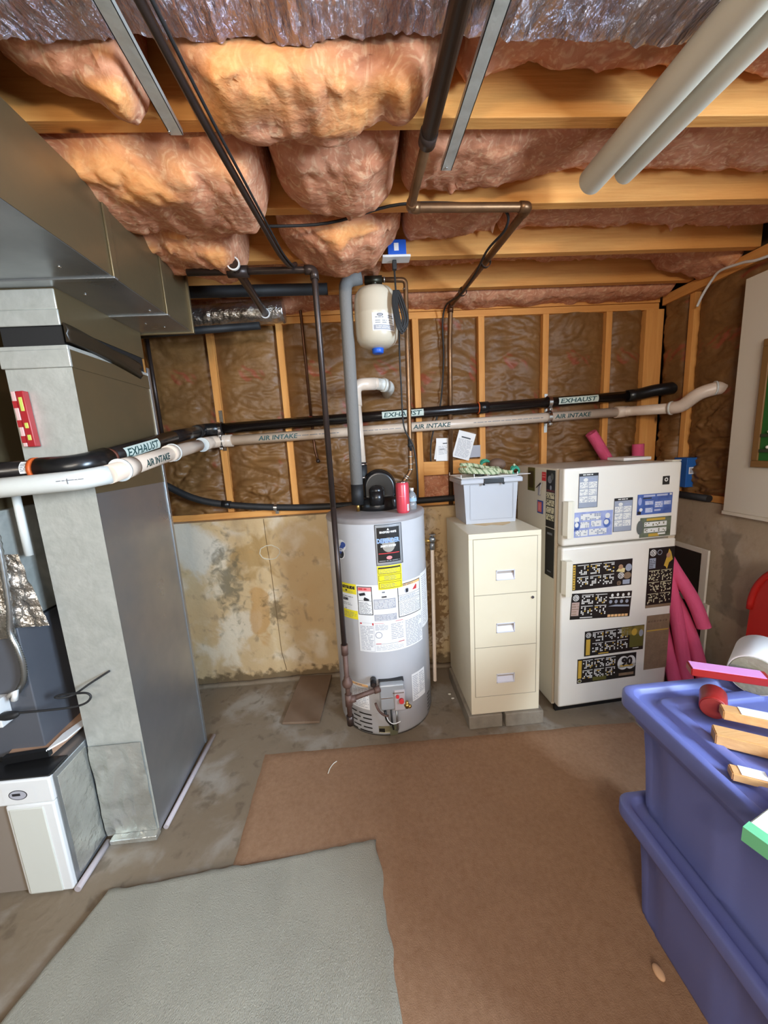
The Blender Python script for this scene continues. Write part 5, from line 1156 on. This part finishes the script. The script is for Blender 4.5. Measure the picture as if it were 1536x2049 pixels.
d = Deco(); d.slab(.055, .998, .271, 1.125, mag_lilac); d.ell(.078, 1.088, .012, .014, mag_white, 1); d.ell(.080, 1.058, .017, .022, mag_blue, 1); d.ell(.078, 1.062, .010, .012, mag_white, 2); d.ell(.243, 1.098, .013, .014, mag_white, 1); d.ell(.24, 1.062, .020, .024, mag_blue, 1); d.ell(.237, 1.066, .013, .013, mag_white, 2); d.rect(.055, 1.030, .09, 1.045, blue_lab, 1)
for a, c, e, f, s in ((.098, 1.083, .205, 1.115, 1), (.096, 1.045, .145, 1.075, 2), (.155, 1.048, .21, 1.078, 3), (.072, 1.004, .138, 1.034, 4), (.145, 1.006, .24, 1.036, 5)):
    d.rect(a, c, e, f, mag_white, 2); d.grid(a, c, e, f, 9, 4, mag_grey, 3, seed=s, p=.3)
mag(d, 'schedule_magnet', 'pale blue magnet with two players, beside the freezer handle')
d = Deco(); d.slab(.403, 1.086, .596, 1.190, mag_blue); d.ell(.417, 1.155, .010, .020, mag_lilac, 1); d.rect(.405, 1.088, .425, 1.104, mag_black, 1); d.ell(.424, 1.112, .009, .009, mag_white, 2)
for k, (a, c, e, f) in enumerate(((.435, 1.176, .50, 1.186), (.508, 1.176, .57, 1.186), (.445, 1.135, .492, 1.155), (.50, 1.118, .545, 1.15), (.55, 1.13, .59, 1.15), (.448, 1.095, .49, 1.12), (.498, 1.1, .535, 1.11))): d.rect(a, c, e, f, mag_lilac, 1); d.fine(a + .002, c + .001, e - .002, f - .001, 3, mag_white, 2, seed=k, fill=.4)
d.rect(.432, 1.166, .48, 1.172, print_dark, 2); d.rect(.58, 1.178, .592, 1.187, mag_white, 2); d.frame(.403, 1.086, .596, 1.190, .002, blue_lab, 3)
mag(d, 'schedule_magnet', 'blue schedule magnet at the right of the freezer door')
d = Deco(); d.slab(.425, .966, .599, 1.069, M('smoky green print', (118, 126, 104), rough=.4, col2=(70, 76, 60), scale=24)); d.ell(.425, 1.02, .018, .036, M('smoke grey print', (92, 96, 92), rough=.4), 1)
d.rect(.46, 1.052, .565, 1.064, mag_gold, 1)
for z in (1.022, .990): d.rect(.449, z, .575, z + .023, mag_white, 1); d.grid(.452, z + .003, .57, z + .02, 14, 3, mag_olive, 2, seed=int(z * 100), p=.3)
d.rect(.475, .969, .535, .984, mag_gold, 1); d.rect(.528, .976, .57, .985, mag_white, 2); mag(d, 'schedule_magnet', 'smoky green and gold schedule magnet under the blue one')
d = Deco(); d.slab(.536, 1.232, .574, 1.275, mag_black); d.ell(.555, 1.257, .010, .010, mag_white, 1); d.ell(.555, 1.257, .005, .005, mag_black, 2); mag(d, 'small_magnet', 'tiny black square magnet with white emblem at the freezer top right')
def hub(d, x, y, r, ink=mag_white, bg=mag_black):   # spoked B emblem
    d.ell(x, y, r, r, ink, 3); d.ell(x, y, r * .82, r * .82, bg, 4)
    for k in range(8):
        a = 2 * PI * k / 8 + PI / 8; c, s = math.cos(a), math.sin(a); w = r * .09
        d.poly([(x + c * r * .45 - s * w, y + s * r * .45 + c * w), (x + c * r * .85 - s * w, y + s * r * .85 + c * w), (x + c * r * .85 + s * w, y + s * r * .85 - c * w), (x + c * r * .45 + s * w, y + s * r * .45 - c * w)], ink, 5)
    d.ell(x, y, r * .55, r * .55, ink, 5); d.text('B', x - r * .30, y - r * .38, r * .76, bg, 6, bold=.0004)
def board(x0, y0, x1, y1, cols, rows, xa, xb, seed, d, ink=mag_white):
    W = (xb - xa) / cols; H = (y1 - y0) / rows
    for c in range(cols):
        for r in range(rows):
            a = xa + c * W + .06 * W; e = xa + (c + .92) * W; f = y0 + r * H + .08 * H; g = y0 + (r + .92) * H
            d.rect(a, g - .0035, e, g, ink, 1); d.grid(a, f, e, g - .006, 7, 5, ink, 1, seed=seed + c * 3 + r, p=.42, gap=.2)
            d.grid(a, f, e, g - .006, 7, 5, mag_gold, 2, seed=seed + 50 + c * 3 + r, p=.07, gap=.2)
d = Deco(); x0, y0, x1, y1 = .060, .719, .395, .861; d.slab(x0, y0, x1, y1, mag_black); d.rect(x0 + .006, y0 + .004, x0 + .020, y1 - .006, mag_gold, 1); d.fine(x0 + .008, y0 + .008, x0 + .018, y1 - .01, 9, mag_black, 2, seed=3, fill=.3)
board(x0, y0 + .012, x1, y1 - .004, 3, 2, x0 + .026, x0 + .24, 10, d)
d.poly([(.305, .800), (.325, .822), (.355, .812), (.352, .79)], M('pale gold print', (214, 196, 140), rough=.4), 2); d.ell(.330, .822, .013, .013, M('skin print', (170, 130, 100), rough=.5), 3); d.ell(.375, .815, .018, .020, mag_grey, 1); d.ell(.37, .772, .022, .018, mag_brown, 1); hub(d, .333, .775, .017); d.rect(.345, .726, .385, .750, mag_grey, 2); hub(d, .324, .735, .012, mag_brown)
mag(d, 'schedule_magnet', 'wide black schedule magnet, top one on the lower door, emblem beside gold player')
d = Deco(); x0, y0, x1, y1 = .060, .552, .399, .694; d.slab(x0, y0, x1, y1, mag_black); hub(d, x0 + .024, y1 - .024, .017); d.rect(x0 + .004, y0 + .020, x0 + .046, y1 - .048, M('dusty rose print', (176, 150, 140), rough=.5), 1); d.fine(x0 + .006, y0 + .024, x0 + .044, y1 - .05, 5, mag_brown, 2, seed=4, fill=.3)
board(x0, y0 + .016, x1, y1 - .004, 2, 2, x0 + .052, x0 + .205, 30, d); d.rect(x0 + .055, y0 + .006, x0 + .125, y0 + .011, mag_white, 1)
for k in range(4): d.ell(x0 + .228 + k * .031, y1 - .020 + .003 * (k % 2), .007, .009, mag_white, 2); d.poly([(x0 + .210 + k * .031, y1 - .030), (x0 + .245 + k * .031, y1 - .030), (x0 + .240 + k * .031, y1 - .037), (x0 + .216 + k * .031, y1 - .037)], mag_white, 1); d.ell(x0 + .222 + k * .031, y1 - .055, .009, .010, mag_grey, 1)
d.poly([(x0 + .21, y0 + .062), (x0 + .25, y0 + .070), (x0 + .33, y0 + .066), (x0 + .33, y0 + .056), (x0 + .25, y0 + .060)], mag_grey, 1); d.grid(x0 + .21, y0 + .002, x0 + .33, y0 + .018, 6, 1, orange_lab, 1, seed=3, p=.8)
tag(d.build('schedule_magnet', rot_map(FM, .23, .62, -3.2), None, base=.0012), 'wide black schedule magnet showing a row of people, second on the lower door', 'magnet', GM)
gp = M('golden photo print', (150, 130, 60), rough=.45, col2=(80, 70, 34), scale=40)
d = Deco(); x0, y0, x1, y1 = .145, .342, .488, .484; d.slab(x0, y0, x1, y1, mag_black); hub(d, x0 + .020, y1 - .022, .015); d.rect(x0 + .008, y0 + .006, x0 + .032, y1 - .046, mag_gold, 1); d.rect(x0 + .21, y1 - .05, x1 - .002, y1 - .002, gp, 1); d.rect(x0 + .26, y0 + .02, x1 - .002, y1 - .05, mag_olive, 1)
board(x0, y0 + .014, x1, y1 - .004, 3, 2, x0 + .040, x0 + .255, 60, d); d.ell(x0 + .285, y1 - .035, .016, .020, mag_gold, 3); d.ell(x0 + .325, y1 - .045, .012, .02, mag_grey, 3); d.rect(x0 + .08, y0 + .005, x0 + .14, y0 + .011, mag_gold, 2); d.rect(x0 + .28, y0 + .012, x0 + .315, y0 + .016, mag_white, 3)
mag(d, 'schedule_magnet', 'black and gold schedule magnet, third on the lower door, beside the brown one')
d = Deco(); x0, y0, x1, y1 = .109, .187, .451, .329; d.slab(x0, y0, x1, y1, mag_black); d.rect(x0 + .004, y0 + .03, x0 + .024, y1 - .008, mag_gold, 1); d.ell(x0 + .014, y0 + .014, .011, .010, mag_white, 2); d.ell(x0 + .014, y0 + .014, .009, .008, mag_olive, 3); d.rect(x0 + .09, y0 + .006, x0 + .17, y0 + .028, mag_olive, 1)
board(x0, y0 + .020, x1, y1 - .004, 3, 2, x0 + .026, x0 + .225, 80, d)
d.ell(.375, .275, .034, .040, mag_white, 2); d.ell(.418, .275, .030, .040, mag_white, 2); d.poly([(.345, .252), (.352, .243), (.395, .248), (.440, .243), (.449, .255), (.44, .268), (.35, .268)], mag_white, 2); d.rect(.357, .254, .432, .262, mag_gold, 4)
d.text('90', .396, .262, .044, mag_black, 5, width=.066, bold=.0035, center=True); d.rect(.352, .200, .440, .216, mag_brown, 1)
mag(d, 'schedule_magnet', 'black schedule magnet with a large white 90, lowest on the door')
d = Deco(); x0, y0, x1, y1 = .486, .576, .635, .905; d.slab(x0, y0, x1, y1, mag_black); hub(d, x0 + .024, y1 - .026, .018); d.ell(x0 + .062, y1 - .026, .014, .014, mag_grey, 1); d.ell(x0 + .062, y1 - .026, .011, .011, mag_black, 2)
d.poly([(x0 + .09, y1 - .10), (x0 + .105, y1 - .05), (x0 + .115, y1 - .01), (x0 + .128, y1 - .03), (x0 + .140, y1 - .07), (x0 + .120, y1 - .085), (x0 + .110, y1 - .12), (x0 + .10, y1 - .105)], mag_gold, 2); d.ell(x0 + .113, y1 - .045, .012, .014, MATS['skin print'], 3)
d.rect(x0 + .006, y1 - .11, x0 + .042, y1 - .055, mag_grey, 1); d.fine(x0 + .008, y1 - .106, x0 + .04, y1 - .06, 5, mag_black, 2, seed=4, fill=.3); d.rect(x0, y0, x1, y0 + .016, mag_brown, 1)
cream_ink = M('cream magnet ink', (206, 198, 164), rough=.4)
for r in range(3):
    for c in range(2):
        a = x0 + .008 + c * .070; f = y0 + .022 + r * .064
        d.rect(a, f + .054, a + .062, f + .057, cream_ink, 1); d.grid(a, f, a + .062, f + .052, 9, 8, cream_ink, 1, seed=90 + r * 2 + c, p=.34, gap=.15)
tag(d.build('schedule_magnet', rot_map(FM, .56, .74, 0), None, base=.0012), 'tall black schedule magnet with gold player at the right of the lower door', 'magnet', GM)
d = Deco(); d.slab(.500, .215, .637, .531, mag_brown); d.rect(.504, .440, .633, .447, mag_gold, 1)
ink = M('faded brown ink', (104, 82, 62), rough=.5)
for k in range(7): d.poly([(.506 + .017 * k, .494 + .006 * (k % 2)), (.512 + .017 * k, .504 - .006 * (k % 2)), (.522 + .017 * k, .496 + .008 * (k % 2)), (.514 + .017 * k, .490)], ink, 1)
d.fine(.506, .225, .632, .432, 22, ink, 1, seed=77, fill=.16); d.fine(.506, .452, .632, .484, 4, ink, 1, seed=78, fill=.2)
mag(d, 'faded_magnet', 'tall faded brown magnet at the lower right of the door')
# side magnets (u positive to the front, so u = -depth)
d = Deco(); d.slab(-.148, 1.035, -.068, 1.333, mag_black); d.ell(-.115, 1.285, .02, .02, print_mid, 1); d.ell(-.095, 1.30, .014, .018, MATS['smoke grey print'], 1); d.ell(-.105, 1.243, .008, .012, mag_grey, 2); d.rect(-.146, 1.222, -.070, 1.232, M('dark red print', (96, 34, 34), rough=.4), 1)
for r in range(4): d.rect(-.144, 1.062 + .038 * r + .01, -.072, 1.062 + .038 * r + .042, cream_ink, 1); d.grid(-.144, 1.064 + .038 * r + .01, -.072, 1.062 + .038 * r + .04, 12, 4, mag_black, 2, seed=r + 5, p=.3)
mag(d, 'side_magnet', 'tall black and white schedule magnet high on the refrigerator side', SM)
d = Deco(); d.slab(-.148, .768, -.066, 1.030, mag_black); d.rect(-.13, .995, -.085, 1.006, print_mid, 1); d.grid(-.14, .80, -.072, .985, 10, 16, print_dark, 1, seed=5, p=.35); d.rect(-.125, .792, -.09, .798, print_mid, 1); mag(d, 'side_magnet', 'tall dark magnet low on the refrigerator side behind the filing cabinet', SM)
d = Deco(); d.slab(-.340, 1.208, -.264, 1.338, mag_olive); d.rect(-.328, 1.225, -.278, 1.318, M('dark olive print', (60, 50, 28), rough=.4), 1); mag(d, 'side_magnet', 'olive picture magnet at the back of the refrigerator side', SM)
d = Deco(); d.slab(-.192, 1.273, -.153, 1.320, red_lab); d.rect(-.187, 1.292, -.158, 1.297, pink_lab, 1); d.rect(-.187, 1.306, -.158, 1.310, pink_lab, 1); mag(d, 'side_magnet', 'little red square magnet on the refrigerator side', SM)
d = Deco(); d.slab(-.234, 1.093, -.176, 1.164, blue_lab); d.rect(-.228, 1.101, -.190, 1.156, M('coral print', (224, 110, 100), rough=.4), 1); d.rect(-.22, 1.11, -.198, 1.148, pink_lab, 2); mag(d, 'side_magnet', 'blue rimmed coral magnet on the refrigerator side', SM)
b = B(); b.face([SM(-.205, 1.262, .002), SM(-.20, 1.20, .004), SM(-.185, 1.197, .018), SM(-.182, 1.262, .006)], paper_white); b.face([SM(-.205, 1.262, .003), SM(-.18, 1.262, .004), SM(-.235, 1.228, .012), SM(-.24, 1.235, .006)], print_dark); b.face([SM(-.23, 1.19, .002), SM(-.20, 1.19, .002), SM(-.205, 1.25, .002), SM(-.228, 1.235, .002)], paper_grey)
tag(obj('paper_clip_note', b), 'small white note clipped to the refrigerator side', 'note')
b = B(); b.box(1.46, 1.62, 2.0, 2.14, 1.3455, 1.362, paper_white, bev=.002); tag(obj('flat_box', b), 'flat white box lying at the back right of the refrigerator top', 'box')
t = thing('small_carton', 'small blue carton on the ledge of the right wall beside the refrigerator', 'carton', (1.95, 2.11, 1.13))
b = B(); b.box(1.90, 1.99, 2.075, 2.165, 1.163, 1.335, M('carton blue', (36, 96, 168), rough=.5), bev=.002); obj('carton_body', b, t)
d = Deco(); d.rect(.014, .05, .05, .09, paper_white, 0); d.rect(.02, .056, .044, .084, paper_grey, 1); d.build('carton_label', plane_map((1.90, 2.0745, 1.19), (1, 0, 0), (0, 0, 1)), t)

# ------------------------------------------------------------------ pool noodles, frames, sled, panel on the right
PN = 'pink pool noodles behind the refrigerator'
def noodle(label, pts):
    b = B(); b.tube(catmull([Vector(p) for p in pts], 8), .033, pink_foam, n=22, hollow=.3); tag(obj('pool_noodle', b), label, 'pool noodle', PN)
noodle('pink pool noodle leaning left, its end above the refrigerator top', [(1.445, 2.285, 1.51), (1.50, 2.285, 1.43), (1.60, 2.29, 1.26), (1.66, 2.29, 1.0)])
noodle('pink pool noodle standing upright above the refrigerator right half', [(1.745, 2.27, 1.425), (1.75, 2.265, 1.2), (1.755, 2.26, .7), (1.76, 2.25, .002)])
noodle('short pink pool noodle whose cut end points down beside the frames', [(1.66, 2.05, 1.02), (1.685, 1.92, .80), (1.74, 1.80, .60), (1.775, 1.75, .452)])
noodle('long pink pool noodle reaching down to the floor beside the frames', [(1.67, 2.18, .95), (1.69, 1.95, .68), (1.745, 1.80, .40), (1.80, 1.70, .02)])
noodle('pink pool noodle close along the refrigerator side', [(1.665, 1.98, .90), (1.665, 1.88, .70), (1.69, 1.80, .38), (1.72, 1.74, .04)])
noodle('pink pool noodle lowest against the refrigerator door edge', [(1.655, 2.05, .70), (1.652, 1.90, .45), (1.655, 1.80, .20), (1.66, 1.74, .035)])
dark_panel = M('dark mesh panel', (46, 40, 34), rough=.35)
for nm, x, y0, y1, z1 in (('taller white framed screen leaning on the right wall', 1.895, 1.885, 2.29, .83), ('shorter white framed screen in front of the taller one', 1.865, 1.83, 2.26, .535)):
    t = thing('framed_screen', nm, 'screen', (x, (y0 + y1) / 2, 0))
    b = B(); w = .042 if z1 > .6 else .030
    b.box(x, x + .012, y0, y0 + w, 0, z1, white_board, bev=.002); b.box(x, x + .012, y1 - w, y1, 0, z1, white_board, bev=.002); b.box(x, x + .012, y0 + w, y1 - w, z1 - .028, z1, white_board, bev=.002); b.box(x, x + .012, y0 + w, y1 - w, 0, .028, white_board, bev=.002); obj('frame', b, t)
    obj('dark_panel', B().box(x + .004, x + .008, y0 + w, y1 - w, .028, z1 - .028, dark_panel), t)
t = thing('plastic_sled', 'red rounded plastic sled leaning on the right wall at the picture edge', 'sled', (1.86, 1.35, 0))
b = B(); o = []
for k in range(33):
    a = PI * k / 32; o.append((1.36 - .20 * math.cos(PI - a) * -1, .66 + .22 * math.sin(a)))
pts = [(1.36 + .205 * math.cos(a), .64 + .26 * math.sin(a)) for a in [PI * k / 24 for k in range(25)]] + [(1.115, .02), (1.60, .02)]
b.rings([[(1.80 + .03 * (1 - z), y, z) for y, z in pts], [(1.83 + .03 * (1 - z), y, z) for y, z in pts]], red_plastic, smooth=False); obj('sled_deck', b, t)
b = B(); b.tube([(1.797 + .03 * (1 - z), y, z) for y, z in pts[:25]], .013, red_plastic, n=10); obj('rim', b, t)
b = B(); b.tube(catmull([(1.79, 1.50, .50), (1.765, 1.46, .53), (1.765, 1.40, .53), (1.79, 1.36, .50)], 6), .009, M('dark red plastic', (120, 20, 18), rough=.4), n=8); obj('grip', b, t)
t = thing('wall_panel', 'white painted panel hanging on the right wall', 'panel', (1.905, 1.3, 1.06))
b = B(); b.box(1.89, 1.915, .55, 1.822, 1.068, 2.185, white_board, bev=.002); obj('board', b, t)
b = B(); b.box(1.885, 1.93, .55, 1.825, 1.050, 1.068, white_board, bev=.002); obj('ledge', b, t)
t = thing('framed_picture', 'wood framed green picture hanging on the white wall panel', 'picture', (1.88, 1.4, 1.3))
b = B()
for a in ((1.10, 1.69, 1.303, 1.335), (1.10, 1.69, 1.85, 1.882), (1.66, 1.69, 1.335, 1.85), (1.10, 1.13, 1.335, 1.85)): b.box(1.868, 1.889, a[0], a[1], a[2], a[3], M('brown picture frame', (132, 96, 52), rough=.45) if 'brown picture frame' not in MATS else MATS['brown picture frame'], bev=.003)
obj('frame', b, t)
b = B(); b.box(1.874, 1.888, 1.13, 1.66, 1.335, 1.85, green_felt); obj('green_field', b, t)
b = B(); 
for z in (1.45, 1.38): b.box(1.865, 1.874, 1.60, 1.655, z - .006, z + .008, M('field figure %d' % int(z * 100), (52, 60, 40), rough=.5)); b.sphere((1.868, 1.62, z + .018), .008, handle_cream)
obj('field_figures', b, t)
b = B(); b.tube(catmull([(1.935, 2.13, 2.17), (1.925, 2.09, 2.215), (1.915, 2.03, 2.265), (1.90, 1.97, 2.285), (1.89, 1.85, 2.268), (1.885, 1.70, 2.24), (1.885, 1.2, 2.24)], 8), .0065, white_enamel, n=10); tag(obj('white_cable', b), 'white cable curving along the top of the right wall', 'cable')

# ------------------------------------------------------------------ blue totes
def rr(cx, cy, hx, hy, r, z, n=7, m=10, pan=0.):
    P = []
    cs = [(cx + hx - r, cy + hy - r, 0), (cx - hx + r, cy + hy - r, PI / 2), (cx - hx + r, cy - hy + r, PI), (cx + hx - r, cy - hy + r, 1.5 * PI)]
    for (x, y, a0) in cs:
        for k in range(n + 1):
            a = a0 + PI / 2 * k / n; P.append(Vector((x + r * math.cos(a), y + r * math.sin(a), z)))
    Q = []
    for k, p in enumerate(P):
        Q.append(p); q = P[(k + 1) % len(P)]
        if k % (n + 1) == n:
            for j in range(1, m): Q.append(p + (q - p) * j / m)
    if pan:
        for p in Q:
            if abs(abs(p.x - cx) - hx) < .004:
                t_ = math.cos((p.y - cy) / hy * PI * 2.0); d_ = pan * (1 if t_ > .15 else 0)
                p.x -= math.copysign(d_, p.x - cx)
    return Q
def tote(label, x0, x1, y0, y1, z0, z1):
    cx, cy, hx, hy = (x0 + x1) / 2, (y0 + y1) / 2, (x1 - x0) / 2, (y1 - y0) / 2
    t = thing('storage_tote', label, 'tote', (cx, cy, z0))
    H = z1 - z0; b = B(); S = []
    for f, inset, pan in ((0, .062, .0), (.015, .054, .0), (.05, .052, .010), (.45, .046, .013), (.70, .040, .013), (.735, .038, 0), (.78, .036, 0), (.79, .022, 0), (.885, .019, 0)):
        S.append(rr(cx, cy, hx - inset, hy - inset, .05, z0 + H * f, pan=pan, m=24))
    b.rings(S, blue_tote); obj('tote_body', b, t)
    b = B(); S = []
    for inset, z in ((.010, z1 - .046), (.001, z1 - .044), (.0, z1 - .040), (.0, z1 - .006), (.002, z1 - .002), (.005, z1), (.020, z1), (.024, z1 - .003), (.030, z1 - .014), (.034, z1 - .016), (.062, z1 - .016), (.066, z1 - .014), (.070, z1 - .004), (.074, z1 - .002), (.098, z1 - .002), (.101, z1 - .004), (.106, z1 - .012), (.112, z1 - .013), (.2, z1 - .013)):
        S.append(rr(cx, cy, hx - inset, hy - inset, max(.012, .042 - inset * .25), z))
    b.rings(S, blue_tote); obj('lid', b, t)
    return t
tote('lower blue plastic tote standing on the brown rug', .735, 1.215, .10, .975, .0, .374)
tote('upper blue plastic tote with wooden blocks on its lid', .735, 1.215, .165, .990, .3745, .742)
LZ = .734
# blocks on the lid
def bar(name, label, cat, a, c, w, h, m, top=None, group=None, z=LZ, endm=None):
    a = Vector((a[0], a[1], z)); c = Vector((c[0], c[1], z)); d = (c - a).normalized(); n = Vector((-d.y, d.x, 0)) * w / 2
    up = Vector((0, 0, h)); t = thing(name, label, cat, (a + c) / 2, 0, group)
    b = B(); b.rings([[a - n, a + n, a + n + up, a - n + up], [c - n, c + n, c + n + up, c - n + up]], m, smooth=False)
    bmesh.ops.bevel(b.bm, geom=b.bm.edges[:], offset=.0025, segments=2, affect='EDGES'); obj('block_body', b, t)
    if top:
        b = B(); q = up + Vector((0, 0, .0015)); i0, i1, mm = top
        A = a + d * i0; C = c - d * i1; n2 = n * .88
        b.rings([[A - n2 + up, A + n2 + up, A + n2 + q, A - n2 + q], [C - n2 + up, C + n2 + up, C + n2 + q, C - n2 + q]], mm, smooth=False); obj('top_face', b, t)
    if endm:
        b = B(); b.rings([[a - n - d * .002, a + n - d * .002, a + n + up - d * .002, a - n + up - d * .002], [a - n * 1.02 + d * .02, a + n * 1.02 + d * .02, a + n * 1.02 + up * 1.02 + d * .02, a - n * 1.02 + up * 1.02 + d * .02]], endm, smooth=False); obj('painted_end', b, t, label='green painted end')
    return t
def round_end(name, label, c, r, L, ax, m, endm):
    t = thing(name, label, 'block', (c[0], c[1], LZ)); ax = Vector(ax).normalized(); c = Vector((c[0], c[1], LZ + r + .0005))
    b = B(); b.lathe(c, [(r * .97, 0), (r, .004), (r, L)], m, n=40, axis=ax); obj('roll_side', b, t)
    b = B(); b.lathe(c - ax * .002, [(r * .9, 0), (r * .93, .002)], endm, n=40, axis=ax); obj('round_end', b, t)
    return t
dull_red = M('dull red end', (150, 44, 34), rough=.6)
t = round_end('felt_roll', 'big roll with grey green round end on the upper tote lid', (1.085, .905), .060, .16, (.80, .60, 0), paper_white, grey_disc)
t = round_end('red_cylinder', 'red painted wooden cylinder under the pink topped block', (.895, .835), .030, .07, (.70, .71, 0), red_paint, dull_red)
bar('painted_block', 'red wooden bar with pink top resting on the red cylinder', 'block', (.925, .948), (1.085, .868), .045, .022, red_paint, top=(.004, .012, pink_lit_top), z=LZ + .0625)
bar('wooden_block', 'plain pine block in front of the red cylinder', 'block', (.830, .768), (.925, .708), .040, .032, wood_block)
bar('wooden_block', 'slanted pine block with a white paper top', 'block', (.885, .805), (1.06, .70), .034, .024, wood_block, top=(.035, .0, paper_white), z=LZ + .034)
bar('wooden_block', 'small pale block with a paper label on the lid', 'block', (.775, .672), (.830, .640), .030, .020, wood_block, top=(.016, .002, paper_white))
bar('wooden_block', 'pale block with a green end sticking out over the tote edge', 'block', (.668, .520), (.86, .585), .040, .030, M('whitish block', (216, 222, 210), rough=.5), endm=green_paint, z=.7425)
b = B(); b.tube([(.835, .640, LZ + .018), (.90, .60, LZ + .016), (1.0, .56, LZ + .022)], [.012, .02, .02], black_rubber, n=14); tag(obj('black_grip', b), 'black rubber grip lying beside the small labelled block', 'grip')
t = round_end('red_cylinder', 'second smaller red cylinder half out of the picture', (.905, .66), .020, .05, (.9, .3, 0), red_paint, red_paint)

# ------------------------------------------------------------------ floor coverings and litter
def rug(name, label, poly, z, th, m, seed, fuzz, n=90):
    # poly: 4 corners far-left, far-right, near-right, near-left; bilinear grid with ragged edges
    A, Bq, C, D = [Vector((p[0], p[1], 0)) for p in poly]; b = B(); i = b.mi(m); rows = []
    for k in range(n + 1):
        v = k / n; row = []
        for j in range(n + 1):
            u = j / n; p = (A * (1 - u) + Bq * u) * (1 - v) + (D * (1 - u) + C * u) * v
            e = min(u, 1 - u, v, 1 - v)
            nn = Vector((noise.noise(Vector((p.x * 14, p.y * 14, seed))), noise.noise(Vector((p.x * 14, p.y * 14, seed + 5))), 0))
            if e < .001: p = p + nn * fuzz
            h = th * (1 if e > .006 else (.55 if e > .001 else 0)) + .003 * noise.noise(Vector((p.x * 9, p.y * 9, seed))) * (1 if e > .01 else 0)
            row.append(b.bm.verts.new((p.x, p.y, z + max(0, h) + .0006)))
        rows.append(row)
    for a, c in zip(rows, rows[1:]):
        for j in range(n):
            f = b.bm.faces.new([a[j], a[j + 1], c[j + 1], c[j]]); f.material_index = i; f.smooth = True
    return tag(obj(name, b), label, 'rug')
rug('floor_rug', 'large brown rug in front of the water heater and refrigerator', [(-.575, 1.70), (1.35, 1.665), (1.35, -.9), (-.53, -.9)], 0, .008, rug_brown, 2, .006)
rug('carpet_remnant', 'grey green carpet piece lying over the brown rug at lower left', [(-.985, 1.145), (-.030, 1.215), (.075, .0), (-1.35, .0)], .009, .012, rug_grey, 4, .014)
b = B(); T = Matrix.Translation((-.40, 2.11, .006)) @ Matrix.Rotation(math.radians(-5), 4, 'Z'); b.box(-.105, .105, -.225, .205, 0, .014, brown_board, mat=T, bev=.002); tag(obj('floor_board', b), 'brown board lying on the floor left of the water heater', 'board')
b = B(); b.tube(catmull([(-.243, 1.535, .012), (-.236, 1.56, .014), (-.222, 1.585, .014), (-.206, 1.60, .012)], 6), .0022, fiber_white, n=6); tag(obj('lint_strand', b), 'white curved lint strand on the brown rug', 'lint')
b = B(); b.sphere((.735, .76, .016), .016, M('tan scrap', (214, 170, 130), rough=.7), sc=(.8, 1.2, .5)); tag(obj('tan_scrap', b), 'small tan scrap on the rug at the foot of the lower tote', 'scrap')
for k, (x, y) in enumerate(((.45, 2.02), (.46, 1.98))):
    b = B(); b.sphere((x, y, .004), .008, fiber_white, sc=(1.3, .8, .5), n=8); tag(obj('paint_chip', b), ('pale chip on the floor nearest the wall beside the filing cabinet', 'pale chip on the floor just in front of the other one')[k], 'chip')

# ------------------------------------------------------------------ camera
f = Vector((0.05699013, 0.98348093, -0.17180626)); r = Vector((0.99609937, -0.0676236, -0.05668416)); u = Vector((0.06736595, 0.16790567, 0.98349861))
cd = bpy.data.cameras.new('camera'); co = bpy.data.objects.new('camera', cd); COL.objects.link(co)
Mx = Matrix((( r.x, u.x, -f.x, 0), (r.y, u.y, -f.y, 0), (r.z, u.z, -f.z, 1.5), (0, 0, 0, 1)))
co.matrix_world = Mx
cd.sensor_fit = 'HORIZONTAL'; cd.sensor_width = 36; cd.lens = 750 / 1536 * 36; cd.clip_start = .01
scene.camera = co

# ------------------------------------------------------------------ light
def light(name, kind, loc, power, col, **k):
    l = bpy.data.lights.new(name, kind); l.energy = power; l.color = col
    for a, v in k.items(): setattr(l, a, v)
    o = bpy.data.objects.new(name, l); COL.objects.link(o); o.location = loc; return o
light('ceiling_bulb', 'POINT', (-.10, -.80, 2.02), 33, (1, .83, .64), shadow_soft_size=.05)
o = light('window_daylight', 'AREA', (2.12, -.875, 1.78), 430, (.62, .80, 1.0), shape='RECTANGLE', size=1.2, size_y=.8); o.rotation_euler = (0, math.radians(90), 0)
o = light('added_fill', 'AREA', (-.6, -2.7, 1.9), 85, (1, .93, .84), shape='RECTANGLE', size=2.0, size_y=.8); o.rotation_euler = (math.radians(75), 0, 0)  # unseen fill light, added to even out the lighting
w = bpy.data.worlds.new('world'); scene.world = w; w.use_nodes = True
w.node_tree.nodes['Background'].inputs[0].default_value = (.75, .85, 1, 1); w.node_tree.nodes['Background'].inputs[1].default_value = .5
scene.view_settings.view_transform = 'Standard'; scene.view_settings.look = 'None'; scene.view_settings.gamma = 1; scene.view_settings.use_curve_mapping = False
scene.view_settings.exposure = .0
